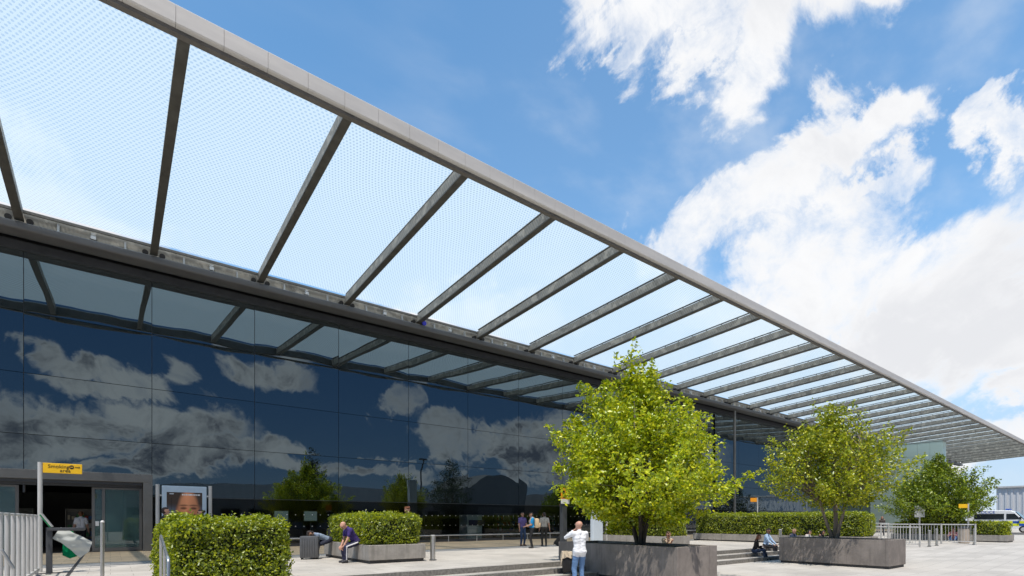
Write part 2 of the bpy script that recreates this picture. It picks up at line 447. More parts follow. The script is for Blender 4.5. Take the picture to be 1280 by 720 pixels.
def frit():
    """canopy glass: white ceramic dots on clear glass"""
    m, t, out = new_mat('fritted_canopy_glass')
    g = t.n('ShaderNodeTexCoord')
    wp = t.n('ShaderNodeTexNoise'); wp.inputs['Scale'].default_value = .22; wp.inputs['Detail'].default_value = 0
    t.l(g.outputs['Object'], wp.inputs['Vector'])
    ad = t.n('ShaderNodeVectorMath', operation='MULTIPLY_ADD')
    t.l(wp.outputs['Color'], ad.inputs[0]); ad.inputs[1].default_value = (.9, .9, 0); t.l(g.outputs['Object'], ad.inputs[2])
    acc = None
    for k in range(3):
        a = R(90 + 60 * k); K = 2 * PI / .115
        dp = t.n('ShaderNodeVectorMath', operation='DOT_PRODUCT'); t.l(ad.outputs[0], dp.inputs[0])
        dp.inputs[1].default_value = (K * math.cos(a), K * math.sin(a), 0)
        c = t.math('COSINE', dp.outputs['Value']); acc = c if acc is None else t.math('ADD', acc, c)
    dots = t.smooth(acc, -.3, 1.6)
    tr = t.n('ShaderNodeBsdfTransparent'); tr.inputs[0].default_value = (.95, .98, 1, 1)
    tl = t.n('ShaderNodeBsdfTranslucent'); tl.inputs[0].default_value = (.59, .69, .735, 1)
    df = t.n('ShaderNodeBsdfDiffuse'); df.inputs[0].default_value = (.62, .66, .66, 1)
    ml = t.n('ShaderNodeMixShader'); ml.inputs[0].default_value = .13; t.l(tl.outputs[0], ml.inputs[1]); t.l(df.outputs[0], ml.inputs[2])
    mx = t.n('ShaderNodeMixShader')
    t.l(t.smooth(dots, 0, 1, .84, .54), mx.inputs[0])
    t.l(tr.outputs[0], mx.inputs[1]); t.l(ml.outputs[0], mx.inputs[2])
    fr = t.math('MULTIPLY', schlick(t, 1.3), .35)
    gl = t.n('ShaderNodeBsdfGlossy'); gl.inputs['Roughness'].default_value = .03
    m2 = t.n('ShaderNodeMixShader'); t.l(fr, m2.inputs[0]); t.l(mx.outputs[0], m2.inputs[1]); t.l(gl.outputs[0], m2.inputs[2])
    t.l(m2.outputs[0], out.inputs[0]); return m
M_frit = frit()

def leaf_mat(name, c0, c1, c2, trans=.42, gloss=.05):
    m, t, out = new_mat(name)
    g = t.n('ShaderNodeNewGeometry')
    col = t.ramp(g.outputs['Random Per Island'], [(0, c0), (.5, c1), (1, c2)])
    df = t.n('ShaderNodeBsdfDiffuse'); t.l(col, df.inputs[0])
    hs = t.n('ShaderNodeHueSaturation'); hs.inputs['Hue'].default_value = .485; hs.inputs['Value'].default_value = 1.5; t.l(col, hs.inputs['Color'])
    tl = t.n('ShaderNodeBsdfTranslucent'); t.l(hs.outputs[0], tl.inputs[0])
    mx = t.n('ShaderNodeMixShader'); mx.inputs[0].default_value = trans; t.l(df.outputs[0], mx.inputs[1]); t.l(tl.outputs[0], mx.inputs[2])
    gl = t.n('ShaderNodeBsdfGlossy'); gl.inputs['Roughness'].default_value = .38; gl.inputs[0].default_value = (.9, .95, .9, 1)
    m2 = t.n('ShaderNodeMixShader'); m2.inputs[0].default_value = gloss; t.l(mx.outputs[0], m2.inputs[1]); t.l(gl.outputs[0], m2.inputs[2])
    t.l(m2.outputs[0], out.inputs[0]); return m
M_leaf1 = leaf_mat('maple_leaf_lime', (.14, .215, .005), (.39, .49, .009), (.62, .61, .016), .24)
M_leaf2 = leaf_mat('maple_leaf_olive', (.11, .16, .007), (.31, .38, .010), (.54, .52, .018), .24)
M_leaf3 = leaf_mat('maple_leaf_green', (.06, .11, .007), (.17, .25, .011), (.36, .42, .018), .24)
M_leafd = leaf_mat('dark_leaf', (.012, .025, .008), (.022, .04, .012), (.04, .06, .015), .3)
M_hleaf = leaf_mat('hedge_leaf', (.08, .13, .006), (.23, .30, .009), (.50, .54, .02), .45, .05)
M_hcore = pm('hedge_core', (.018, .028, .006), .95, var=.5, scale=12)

# ------------------------------------------------------------------ ground
def struct(name, mb, mat, **k):
    o = mb.build(name, mat, **k); o['kind'] = 'structure'; return o
def sheet(x0, x1, y0, y1, z):
    return MB().add([(x0, y0, z), (x1, y0, z), (x1, y1, z), (x0, y1, z)], [(0, 1, 2, 3)])
struct('ground', sheet(-1500, 2500, -1500, 1500, -.08), M_asphalt)
EDGE = 12.3                                             # front edge of the terrace
def plaza_z(x): return 0 if x < 25 else .45 * min(1, (x - 25) / 15) - (.004 if x > 39.9 else 0)
mb = MB(); xs = [-45, 0, 25, 40, 140]
mb.add([(x, y, plaza_z(x)) for x in xs for y in (-42, EDGE)], [(2 * i, 2 * i + 2, 2 * i + 3, 2 * i + 1) for i in range(4)])
struct('plaza_paving', mb, M_plaza)
mb = MB().box(-45, 140, EDGE, 20.9, -.05, .45).build('terrace_paving', M_pave); mb['kind'] = 'structure'
mb = MB().box(-45, 140, 20.903, 28.6, -.05, .448).build('forecourt_paving', M_canopylit); mb['kind'] = 'structure'
st = MB()
for k, (y0, z1) in enumerate(((11.75, .30), (11.2, .15))):
    st.box(-45, 38, y0, 11.75 if k else EDGE - .003, -.04, z1)
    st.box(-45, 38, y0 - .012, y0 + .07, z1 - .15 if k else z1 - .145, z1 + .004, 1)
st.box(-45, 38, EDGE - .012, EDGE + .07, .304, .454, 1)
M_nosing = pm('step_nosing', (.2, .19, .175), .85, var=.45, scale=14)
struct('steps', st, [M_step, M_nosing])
struct('drain_channel', MB().box(-.86, -.78, 12.45, 27.4, .44, .4535), M_plinth)
struct('drain_channel', MB().box(-44, 139, 20.86, 20.94, .44, .4535), M_plinth)
o = struct('road', sheet(66, 74, -40, 60, .459), M_asphalt)

# ------------------------------------------------------------------ terminal building
FY, BX, B0 = 28.0, 4.17, 1.46
def X(n): return B0 + BX * n
ROWS = [.45, 2.83, 5.21, 7.63, 10.05, 12.42]
tb = thing('terminal_building', 'long terminal building with a dark reflective glass front and an open entrance', 'building', (40, 30, .45))
x0, x1 = X(-3), 88.6
g = random.Random(3)
for n in range(-3, 21):
    a, b = X(n), X(n + 1)
    bay = MB()
    bay.box(a - .03, a + .03, FY + .045, FY + .25, 2.9, 12.4)
    bay = bay.build('glazing_bay', M_darkmetal, tb)
    for r in range(5):
        z0, z1 = ROWS[r], ROWS[r + 1]
        if n in (-2, -1):
            if r == 0: continue
            if r == 1: z0 = 3.79
        if r == 0: z0 = .6
        mb = MB(); N = 6
        amp = g.uniform(.001, .0065) * (1 if r else .2); tx = g.uniform(-.0035, .0035); tz = g.uniform(-.003, .003)
        vs = []
        for j in range(N + 1):
            for i in range(N + 1):
                fu, fv = i / N, j / N
                bul = amp * (1 - (2 * fu - 1) ** 2) * (1 - (2 * fv - 1) ** 2)
                vs.append((a + .012 + (b - a - .024) * fu, FY - bul + tx * (fu - .5) * 2 + tz * (fv - .5), z0 + .01 + (z1 - z0 - .02) * fv))
        k = len(vs)
        vs += [(v[0], FY + .03, v[2]) for v in vs]
        fs = []
        for j in range(N):
            for i in range(N):
                q = (j * (N + 1) + i, j * (N + 1) + i + 1, (j + 1) * (N + 1) + i + 1, (j + 1) * (N + 1) + i)
                fs.append(q)
        ring = [i for i in range(N + 1)] + [j * (N + 1) + N for j in range(1, N + 1)] + [N * (N + 1) + i for i in range(N - 1, -1, -1)] + [j * (N + 1) for j in range(N - 1, 0, -1)]
        fs += [(ring[i], ring[i - 1], k + ring[i - 1], k + ring[i]) for i in range(len(ring))]
        fs.append(tuple(k + i for i in ring[::-1]))
        mb.add(vs, fs)
        mb.build('glass_pane', M_shop if r == 0 else M_fglass, bay, smooth=True, fix=False)
# backing behind the upper rows, header, roof, side and back walls
MB().box(x0, x1, FY + .26, FY + .4, 3.25, 13.0).build('backing_wall', M_black, tb)
MB().box(x0, x1, FY - .08, FY + .25, 12.42, 12.78).build('header_panel', M_darkmetal, tb)
MB().box(x0 - .5, x1 + .5, 27.35, 58, 13.05, 13.4).build('roof', M_darkmetal, tb)
wl = MB().box(x0 - .3, x0, FY, 57.5, .45, 13.05).box(x1, x1 + .3, FY, 57.5, .45, 13.05).box(x0, x1, 57.2, 57.5, .45, 13.05)
wl.build('wall', M_frame, tb)
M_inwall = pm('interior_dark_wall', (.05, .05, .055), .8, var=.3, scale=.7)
M_infloor = pm('interior_floor', (.12, .11, .1), .35, var=.2, scale=2)
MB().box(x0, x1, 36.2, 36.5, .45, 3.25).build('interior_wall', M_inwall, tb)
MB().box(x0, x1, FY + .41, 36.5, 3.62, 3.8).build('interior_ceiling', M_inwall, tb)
MB().box(x0, x1, FY + .0, 36.2, .43, .4525).build('interior_floor', M_infloor, tb)
MB().box(x0, X(-2), FY - .06, FY + .1, .45, .6).box(X(0), x1, FY - .06, FY + .1, .452, .6).build('base_kerb', M_darkmetal, tb)
MB().box(X(0) + .05, x1, FY - .006, FY + .1, 2.825, 2.845).build('transom', M_darkmetal, tb)
# rows of white manifestation dots on the shopfront
mb = MB()
for zz in (1.45, 2.05):
    x = X(0) + .2
    while x < 60:
        mb.box(x, x + .042, FY - .011, FY - .007, zz, zz + .042); x += .42
mb.build('glass_dots', M_white, tb)
# entrance portal with sliding doors
en = MB().bbox(-6.88, 1.46, 27.55, 28.3, 3.42, 3.79, .015).bbox(1.12, 1.46, 27.55, 28.3, .45, 3.42, .015).box(-6.85, 1.1, 27.95, 28.2, 3.2, 3.42, 1)
en.box(-6.86, 1.1, 27.7, 27.78, 3.3, 3.42, 1)
portal = en.build('entrance_portal', [M_frame, M_darkmetal], tb)
def leaf_door(xa, xb, y, nm):
    f = MB().box(xa, xa + .1, y, y + .06, .47, 3.18).box(xb - .1, xb, y, y + .06, .47, 3.18).box(xa + .1, xb - .1, y, y + .06, .47, .62).box(xa + .1, xb - .1, y, y + .06, 3.1, 3.18)
    d = f.build(nm, M_frame, tb)
    MB().box(xa + .1, xb - .1, y + .02, y + .04, .62, 3.1).build('pane', M_doorglass, d)
    return d
leaf_door(-.28, 1.1, 28.0, 'fixed_side_light'); d = leaf_door(-.62, .55, 28.08, 'sliding_door')
MB().box(-.5, -.38, 27.97, 28.0, 1.55, 1.75).build('notice', M_white, d)
MB().box(.25, 1.0, 28.05, 28.06, .7, 1.75).build('reflected_poster', MATS['door_frame_metal'], d) if False else None
leaf_door(-4.4, -2.85, 28.0, 'sliding_door'); leaf_door(-5.9, -4.45, 28.08, 'fixed_side_light')
# lamps that can be seen glowing in the entrance ceiling
M_lamp = emis('lamp_glow', (1, .9, .7), 9)
for (x, y) in ((-1.5, 29.6), (-.9, 31), (-2.2, 31.5), (-.2, 33)):
    MB().cyl(x, y, 3.585, 3.619, .09, 14).build('ceiling_lamp', M_lamp, tb)

# things inside, seen through the shopfront
M_purple = pm('purple_panel', (.06, .02, .10), .4, var=.05)
ks = thing('sales_kiosk', 'white sales kiosk with a purple band inside behind the glass front', 'kiosk', (19.2, 29.3, .4525))
MB().bbox(18.6, 19.8, 28.8, 29.8, .4525, 2.15, .03).build('body', M_white, ks)
MB().box(18.72, 20.0, 28.74, 28.795, 1.45, 1.8).build('band', M_purple, ks)
goods = [pm('goods_%s' % nm, c, .5, var=.1) for nm, c in (('red', (.4, .05, .04)), ('blue', (.05, .15, .4)), ('cream', (.55, .5, .4)), ('green', (.08, .25, .1)), ('white', (.6, .6, .6)))]
gr = random.Random(5)
def shelf_unit(x, y, label):
    s = thing('display_shelf', label, 'shelf', (x, y, .4525), group='display shelves inside the terminal')
    m = MB().box(-1.0, 1.0, .2, .26, 0, 1.9)
    for z in (.08, .5, .92, 1.34, 1.76): m.box(-1.0, 1.0, -.2, .198, z, z + .03)
    m.box(-1.04, -1.002, -.2, .26, 0, 1.9).box(1.002, 1.04, -.2, .26, 0, 1.9)
    m.build('rack', M_frame, s, world=False)
    q = MB()
    for z in (.11, .53, .95, 1.37):
        xx = -.95
        while xx < .85:
            w = gr.uniform(.07, .18); q.box(xx, xx + w, -.17, gr.uniform(0, .12), z + .002, z + gr.uniform(.14, .32), gr.randrange(5)); xx += w + gr.uniform(.005, .06)
    q.build('stock', goods, s, world=False); return s
for x, y, lb in ((-.7, 33.5, 'stocked display shelf inside straight behind the entrance doorway'), (24.6, 32.5, 'stocked display shelf inside just right of the white kiosk'),
                 (28.5, 32.2, 'stocked display shelf inside behind the man with the beige backpack'), (16.6, 33, 'stocked display shelf inside left of the white kiosk'),
                 (12.3, 33.5, 'stocked display shelf inside behind the glass right of the small shrub in the long trough'), (-3.9, 33.2, 'stocked display shelf inside behind the leftmost sliding door')):
    shelf_unit(x, y, lb)
M_screen = emis('screen_glow', (.25, .32, .34), .35)
for x, lb in ((7.6, 'left of two small framed screens inside the glass above the suitcase'), (9.2, 'right of two small framed screens inside the glass above the suitcase')):
    s = thing('wall_screen', lb, 'screen', (x, 31, 1.7), group='framed screens inside the glass front')
    MB().bbox(-.42, .42, -.03, .03, 0, .66, .01).build('frame', M_frame, s, world=False)
    MB().box(-.36, .36, -.036, -.031, .06, .6).build('display', M_screen, s, world=False)
    MB().box(-.03, .03, -.03, .03, -1.2475, 0).build('stand', M_frame, s, world=False)

# ------------------------------------------------------------------ canopy
cn = thing('canopy', 'sloping canopy of white dotted glass on steel ribs along the terminal front', 'canopy', (40, 21, 13))
NR = range(-3, 33)
YI, YO = 26.8, 15.12
def zb(y): return 13.08 + (26.8 - y) / (26.8 - 15.12) * .76           # underside of the ribs
for n in NR:
    x = X(n); m = MB(); h = .46
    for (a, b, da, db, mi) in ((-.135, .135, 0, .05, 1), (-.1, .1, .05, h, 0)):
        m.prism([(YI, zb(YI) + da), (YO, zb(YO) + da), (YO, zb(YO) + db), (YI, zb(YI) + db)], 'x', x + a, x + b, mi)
    m.prism([(YI, zb(YI) + h + .10), (YO, zb(YO) + h + .10), (YO, zb(YO) + h + .145), (YI, zb(YI) + h + .145)], 'x', x - .045, x + .045, 2)
    y = YI - .6
    while y > YO + .3:
        m.box(x - .02, x + .02, y - .02, y + .02, zb(y) + h - .01, zb(y) + h + .11, 2); y -= 1.05
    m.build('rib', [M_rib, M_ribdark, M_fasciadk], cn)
for n in list(NR)[:-1]:
    a, b = X(n) + .03, X(n + 1) - .03; m = MB()
    za, zo = zb(26.95) + .61, zb(15.3) + .61
    m.add([(a, 26.95, za), (b, 26.95, za), (b, 15.3, zo), (a, 15.3, zo)], [(0, 3, 2, 1)], 0)
    m.add([(a, 26.95, za), (b, 26.95, za), (b, 15.3, zo), (a, 15.3, zo), (a, 26.95, za + .02), (b, 26.95, za + .02), (b, 15.3, zo + .02), (a, 15.3, zo + .02)],
          [(4, 5, 6, 7), (0, 1, 5, 4), (1, 2, 6, 5), (2, 3, 7, 6), (3, 0, 4, 7)], 1)
    m.build('glass_panel', [M_frit, M_clear], cn, fix=False)
# outer fascia, in one-metre lengths
m = MB(); x = X(-3) - .2; XE = X(32) + .25
while x < XE:
    e = min(x + BX / 4, XE)
    m.prism([(15.02, 13.90), (15.12, 13.89), (15.12, 14.38), (15.0, 14.38), (14.985, 14.36), (14.985, 13.93)], 'x', x + .004, e - .004); x = e
m.build('fascia', M_fascia, cn)
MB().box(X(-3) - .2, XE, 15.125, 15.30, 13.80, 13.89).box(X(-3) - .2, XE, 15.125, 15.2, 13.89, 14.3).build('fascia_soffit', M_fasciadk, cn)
m = MB().prism([(26.58, 12.74), (26.60, 12.70), (26.66, 12.67), (27.32, 12.67), (27.32, 12.98), (26.62, 12.98), (26.58, 12.94)], 'x', X(-3) - .2, XE)
m.build('edge_beam', M_beam, cn, smooth=True)
MB().box(X(-3) - .2, XE, 27.0, 27.08, 13.001, 13.62).build('upstand', M_rib, cn)
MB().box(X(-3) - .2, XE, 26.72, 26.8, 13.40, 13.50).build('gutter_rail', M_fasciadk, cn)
for n in list(NR)[:-1]:
    x = X(n) + BX * .52
    for xx in (X(n) + 1.1, X(n) + 3.2): MB().prism([(26.70, 12.982), (26.999, 12.982), (26.999, 13.36), (26.84, 13.36), (26.82, 13.02), (26.70, 13.02)], 'x', xx - .035, xx + .035).build('bracket', M_galv, cn)
    l_ = MB().bbox(x - .09, x + .09, 26.8, 26.99, 13.10, 13.26, .03).bbox(x - .07, x + .07, 26.82, 26.99, 13.3, 13.37, .02).build('lamp', M_white, cn)
    for xx in (X(n) + .3, X(n + 1) - .3):
        MB().tube([(xx, 26.98, 13.18), (xx, 26.72, 13.1)], [.07, .11], 12).build('spotlight', M_black, cn)
MB().cyl(48.7, 26.9, .45, 12.56, .12, 18).build('column', M_frame, cn)
m = MB().tube([(X(3) + .22, 26.45, 13.06), (X(3) + .22, 26.52, 13.06)], .13, 16)
m.build('badge', pm('blue_badge', (.02, .02, .45), .4), cn)

# pale green glass wing at the far end
gw = thing('glass_wing', 'pale green glass wing closing the far end of the dark glass front', 'building', (94, 25, .45))
def wing_mat():
    m, t, out = new_mat('pale_green_glass')
    b = t.n('ShaderNodeBsdfPrincipled'); b.inputs['Roughness'].default_value = .12; b.inputs['Base Color'].default_value = (.56, .70, .65, 1)
    b.inputs['IOR'].default_value = 1.6
    t.l(b.outputs[0], out.inputs[0]); return m
M_wing = wing_mat()
m = MB()
for j in range(6):
    for k in range(6):
        z0 = .5 + j * 2.03
        m.box(89.0, 89.06, 19.6 + k * 1.4 + .02, 21.0 + k * 1.4 - .02, z0 + .02, z0 + 2.01)
m.build('glazing', M_wing, gw)
MB().box(89.07, 90.6, 19.6, 28, .45, 12.5).build('wall', M_wing, gw)
MB().box(88.95, 90.7, 19.5, 28, 12.503, 12.56).build('roof', M_frame, gw)

# guard rail at the foot of the glass
gr_ = thing('guard_rail', 'low steel guard rail running along the foot of the dark glass', 'railing', (15, 27.4, .448))
m = MB().tube([(1.7, 27.4, .86), (46, 27.4, .86)], .035, 10)
m.build('rail', M_galv, gr_)
for k in range(22):
    MB().cyl(1.75 + k * 2.085, 27.4, .448, .84, .025, 8).build('post', M_galv, gr_)

# ------------------------------------------------------------------ foliage
def leaves_mesh(name, P, L, mat, parent, rng, up=.8, wid=.62, outn=None):
    n = len(P)
    nrm = rng.normal(size=(n, 3)); nrm[:, 2] += up
    if outn is not None: nrm += outn * 1.2
    nrm /= np.linalg.norm(nrm, axis=1)[:, None]
    d = rng.normal(size=(n, 3)); d -= nrm * (d * nrm).sum(1)[:, None]; d /= np.linalg.norm(d, axis=1)[:, None]
    s = np.cross(nrm, d); L = L[:, None]
    V = np.empty((n, 4, 3))
    V[:, 0] = P; V[:, 2] = P + d * L - nrm * L * .12
    V[:, 1] = P + d * L * .45 + s * L * wid * .5 + nrm * L * .1
    V[:, 3] = P + d * L * .45 - s * L * wid * .5 + nrm * L * .1
    V = V.reshape(-1, 3) - np.array(world_off(parent))
    me = bpy.data.meshes.new(name)
    b = np.arange(n) * 4
    F = np.stack([b, b + 1, b + 2, b, b + 2, b + 3], 1).reshape(-1)
    me.vertices.add(n * 4); me.vertices.foreach_set('co', V.astype(np.float32).ravel())
    me.loops.add(n * 6); me.loops.foreach_set('vertex_index', F.astype(np.int32))
    me.polygons.add(n * 2); me.polygons.foreach_set('loop_start', np.arange(0, n * 6, 3, dtype=np.int32))
    me.materials.append(mat); me.update(calc_edges=True); me.validate()
    o = bpy.data.objects.new(name, me); COL.objects.link(o); o.parent = parent
    return o

def tree(label, base, prof, n_shoots, per, lmat, seed, stems=3, leaf=.085, bark=None, spread=.13, fork=.25, group='maple trees in the planters', name='maple_tree', lobe=.22, tr=.075, lean=.28):
    """prof: (height, radius) pairs of the crown above the base"""
    rg = np.random.default_rng(seed); base = Vector(base)
    t_ = thing(name, label, 'tree', base, group=group)
    zs = np.array([p[0] for p in prof]); rs = np.array([p[1] for p in prof]); H = zs[-1]
    tm = MB(); SP = []
    for k in range(stems):
        a = 2 * PI * k / stems + rg.uniform(-.4, .4); top = H * (.97 if k == 0 else rg.uniform(.62, .86))
        out_ = (.06 if k == 0 else lean) * H * rg.uniform(.7, 1.1)
        pts = []
        for i in range(9):
            f = i / 8
            r_ = .07 * (stems > 1) + out_ * (f ** 1.15)
            pts.append(base + Vector((math.cos(a) * r_ + rg.normal() * .03 * f * 2, math.sin(a) * r_ + rg.normal() * .03 * f * 2, -.05 + (top + .05) * f)))
        rad = [tr * (1.15 if k == 0 else .8) * (1 - .88 * i / 8) * (1.35 if i == 0 else 1) for i in range(9)]
        tm.tube(pts, rad, 9); SP.append(pts)
    ph = rg.uniform(0, 6.28, 6)
    P = []; LB = MB()
    wz = np.interp(np.linspace(zs[0], H, 200), zs, rs) + .12
    zc = np.cumsum(wz) / wz.sum(); zz = np.linspace(zs[0], H, 200)
    for k in range(n_shoots):
        z = np.interp(rg.random(), zc, zz); th = rg.uniform(0, 2 * PI)
        r_ = np.interp(z, zs, rs)
        lb = 1 + lobe * (math.sin(2 * th + ph[0] + z) + .7 * math.sin(3 * th + ph[1] - 1.7 * z) + .5 * math.sin(5 * th + ph[2] + 2.3 * z)) * .7
        rr = r_ * lb * (rg.random() ** (.42 if z < .7 * H else .8))
        tip = base + Vector((math.cos(th) * rr, math.sin(th) * rr, z))
        # nearest stem
        best = min(SP, key=lambda s: (s[5].xy - tip.xy).length + rg.random() * .3)
        za = max(fork * H, z - .55 * rr - .35 - rg.random() * .4)
        f = min(.97, za / (best[-1].z - base.z)) * 8; i = int(min(7, f)); at = best[i].lerp(best[i + 1], f - i)
        mid = at.lerp(tip, .5) + Vector((0, 0, .12 * rr + rg.normal() * .05))
        pts = [at, at.lerp(mid, .55) + Vector((0, 0, .04)), mid, mid.lerp(tip, .6), tip]
        ln = (tip - at).length
        LB.tube(pts, [.008 + .012 * min(1.6, ln) * .6, .008 + .006 * ln, .011, .007, .004], 5, caps=False)
        # a leafy spur that points outwards and up
        dr = ((tip - mid).normalized() + Vector((0, 0, .55)) * rg.uniform(.3, 1.2)).normalized()
        le = rg.uniform(.25, .7) * (1 + .7 * (z / H))
        m_ = int(per * rg.uniform(.55, 1.4))
        u = rg.random(m_) ** .8
        half = m_ // 2
        A = np.array(mid.lerp(tip, .35)); B = np.array(tip); C_ = np.array(tip + dr * le)
        q = np.where((np.arange(m_) < half)[:, None], A + (B - A) * u[:, None], B + (C_ - B) * u[:, None])
        wdt = spread * np.where(np.arange(m_) < half, 1.35, 1.15 - .8 * u)
        q = q + rg.normal(size=(m_, 3)) * wdt[:, None] * np.array([1.15, 1.15, .75])
        P.append(q)
    P = np.concatenate(P)
    b_ = bark or M_bark
    tm.build('trunk', b_, t_, smooth=True); LB.build('limbs', b_, t_, smooth=True, fix=False)
    leaves_mesh('crown', P, leaf * rg.uniform(.6, 1.25, len(P)), lmat, t_, rg)
    return t_

def hedge(label, x0, x1, y0, y1, z0, z1, dens, seed, leaf=.05, lump=.13, group='clipped hedges in the planters'):
    rg = np.random.default_rng(seed)
    c = Vector(((x0 + x1) / 2, (y0 + y1) / 2, z0))
    t_ = thing('clipped_hedge', label, 'hedge', c, group=group)
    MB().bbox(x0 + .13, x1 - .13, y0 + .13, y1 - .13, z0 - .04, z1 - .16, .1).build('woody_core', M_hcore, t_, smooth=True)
    P = []; Nn = []
    def face(n, f, nrm):
        uv = rg.random((n, 2)); p = f(uv); P.append(p); Nn.append(np.tile(np.array(nrm, float), (n, 1)))
    lx, ly, lz = x1 - x0, y1 - y0, z1 - z0
    face(int(dens * ly * lz), lambda q: np.c_[np.full(len(q), x0), y0 + q[:, 0] * ly, z0 + q[:, 1] * lz], (-1, 0, 0))
    face(int(dens * .6 * ly * lz), lambda q: np.c_[np.full(len(q), x1), y0 + q[:, 0] * ly, z0 + q[:, 1] * lz], (1, 0, 0))
    face(int(dens * lx * lz), lambda q: np.c_[x0 + q[:, 0] * lx, np.full(len(q), y0), z0 + q[:, 1] * lz], (0, -1, 0))
    face(int(dens * .6 * lx * lz), lambda q: np.c_[x0 + q[:, 0] * lx, np.full(len(q), y1), z0 + q[:, 1] * lz], (0, 1, 0))
    face(int(dens * lx * ly), lambda q: np.c_[x0 + q[:, 0] * lx, y0 + q[:, 1] * ly, np.full(len(q), z1)], (0, 0, 1))
    P = np.concatenate(P); Nn = np.concatenate(Nn)
    ctr = np.array([(x0 + x1) / 2, (y0 + y1) / 2, (z0 + z1) / 2]); half = np.array([lx, ly, lz]) / 2
    q = P - ctr; rr = .22                                    # round the corners off
    inner = np.clip(q, -(half - rr), half - rr); d = q - inner; ll = np.linalg.norm(d, axis=1)
    big = ll > rr; q[big] = inner[big] + d[big] / ll[big][:, None] * rr
    P = q + ctr
    lum = np.array([mnoise.noise(Vector(p * 1.9)) for p in P]) * lump + np.array([mnoise.noise(Vector(p * 6.1)) for p in P]) * lump * .55
    depth = -np.abs(rg.normal(size=len(P))) * .055 + .03
    P = P + Nn * (lum + depth)[:, None] + rg.normal(size=P.shape) * .012
    # sprigs standing out of the top
    ns = int(lx * ly * 7); S = []
    for k in range(ns):
        x, y = x0 + .1 + rg.random() * (lx - .2), y0 + .1 + rg.random() * (ly - .2); h = rg.uniform(.04, .2)
        for j in range(6): S.append((x + rg.normal() * .02, y + rg.normal() * .02, z1 - .04 + h * j / 5))
    S = np.array(S); P = np.concatenate([P, S]); Nn = np.concatenate([Nn, np.tile([0, 0, .3], (len(S), 1))])
    leaves_mesh('foliage', P, leaf * rg.uniform(.6, 1.3, len(P)), M_hleaf, t_, rg, up=.35, wid=.6, outn=Nn)
    return t_

# ------------------------------------------------------------------ planters
def stained_concrete(name, c):
    m, t, out = new_mat(name)
    b = t.n('ShaderNodeBsdfPrincipled'); b.inputs['Roughness'].default_value = .75; b.inputs['Specular IOR Level'].default_value = .3
    g = t.n('ShaderNodeNewGeometry')
    n1 = t.n('ShaderNodeTexNoise'); n1.inputs['Scale'].default_value = 1.6; n1.inputs['Detail'].default_value = 9; n1.inputs['Roughness'].default_value = .7; t.l(g.outputs['Position'], n1.inputs['Vector'])
    mp = t.n('ShaderNodeMapping'); mp.inputs['Scale'].default_value = (7, 7, .5); t.l(g.outputs['Position'], mp.inputs[0])
    n2 = t.n('ShaderNodeTexNoise'); n2.inputs['Scale'].default_value = 1; n2.inputs['Detail'].default_value = 5; t.l(mp.outputs[0], n2.inputs['Vector'])
    n3 = t.n('ShaderNodeTexVoronoi'); n3.inputs['Scale'].default_value = 26; t.l(g.outputs['Position'], n3.inputs['Vector'])
    k = t.mixc(t.smooth(n1.outputs[0], .35, .65), tuple(x * .82 for x in c), tuple(x * 1.14 for x in c))
    k = t.mixc(t.smooth(n2.outputs[0], .52, .72, 0, .5), k, tuple(x * .5 for x in c))
    k = t.mixc(t.smooth(n2.outputs[0], .42, .28, 0, .35), k, tuple(min(1, x * 1.5) for x in c))
    k = t.mixc(t.smooth(n3.outputs[0], .16, .10, 0, .45), k, tuple(x * .35 for x in c))
    t.l(k, b.inputs['Base Color'])
    bp = t.n('ShaderNodeBump'); bp.inputs['Strength'].default_value = .3; bp.inputs['Distance'].default_value = .006
    t.l(n3.outputs[0], bp.inputs['Height']); t.l(bp.outputs[0], b.inputs['Normal'])
    t.l(b.outputs[0], out.inputs[0]); return m
M_conc = stained_concrete('stained_brown_concrete', (.25, .22, .20)); M_conc2 = stained_concrete('stained_pale_concrete', (.33, .31, .285))
def planter(label, x0, x1, y0, y1, zf, z1, mat, rim=.14, plinth=.1):
    t_ = thing('planter', label, 'planter', ((x0 + x1) / 2, (y0 + y1) / 2, zf), group='concrete planters on the plaza')
    m = MB().bbox(x0, x1, y0, y0 + rim, zf + plinth, z1, .012).bbox(x0, x1, y1 - rim, y1, zf + plinth, z1, .012)
    m.box(x0 + .002, x0 + rim, y0 + rim, y1 - rim, zf + plinth, z1 - .002).box(x1 - rim, x1 - .002, y0 + rim, y1 - rim, zf + plinth, z1 - .002)
    m.build('trough', mat, t_)
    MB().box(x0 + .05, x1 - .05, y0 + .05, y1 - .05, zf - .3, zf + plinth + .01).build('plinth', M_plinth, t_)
    MB().box(x0 + rim - .01, x1 - rim + .01, y0 + rim - .01, y1 - rim + .01, z1 - .2, z1 - .07).build('soil', M_soil, t_)
    return t_
planter('long concrete planter nearest the left railing, hidden under a big hedge', .95, 2.75, 11.35, 13.55, .0, .62, M_conc2)
planter('pale concrete planter that the man in the purple shirt sits on', 6.25, 8.2, 15.2, 19.4, .45, 1.02, M_conc2)
planter('grey-brown concrete planter holding the big lime green maple', 12.1, 14.05, 8.3, 13.0, 0, 1.06, M_conc)
planter('low pale planter hidden behind the big lime green maple', 21.2, 23.2, 15.2, 19.4, .45, 1.0, M_conc2)
planter('grey-brown concrete planter with the middle maple and a dark base line', 22.4, 24.2, 6.45, 10.4, 0, 1.07, M_conc)
planter('very long low planter under the long hedge behind the middle maple', 30.9, 32.9, 10.0, 20.0, .45, .92, M_conc2, plinth=.08)
planter('farthest concrete planter, with a maple and a low hedge near the police van', 42.5, 44.5, 6.3, 12.2, .45, .88, M_conc2, plinth=.06)

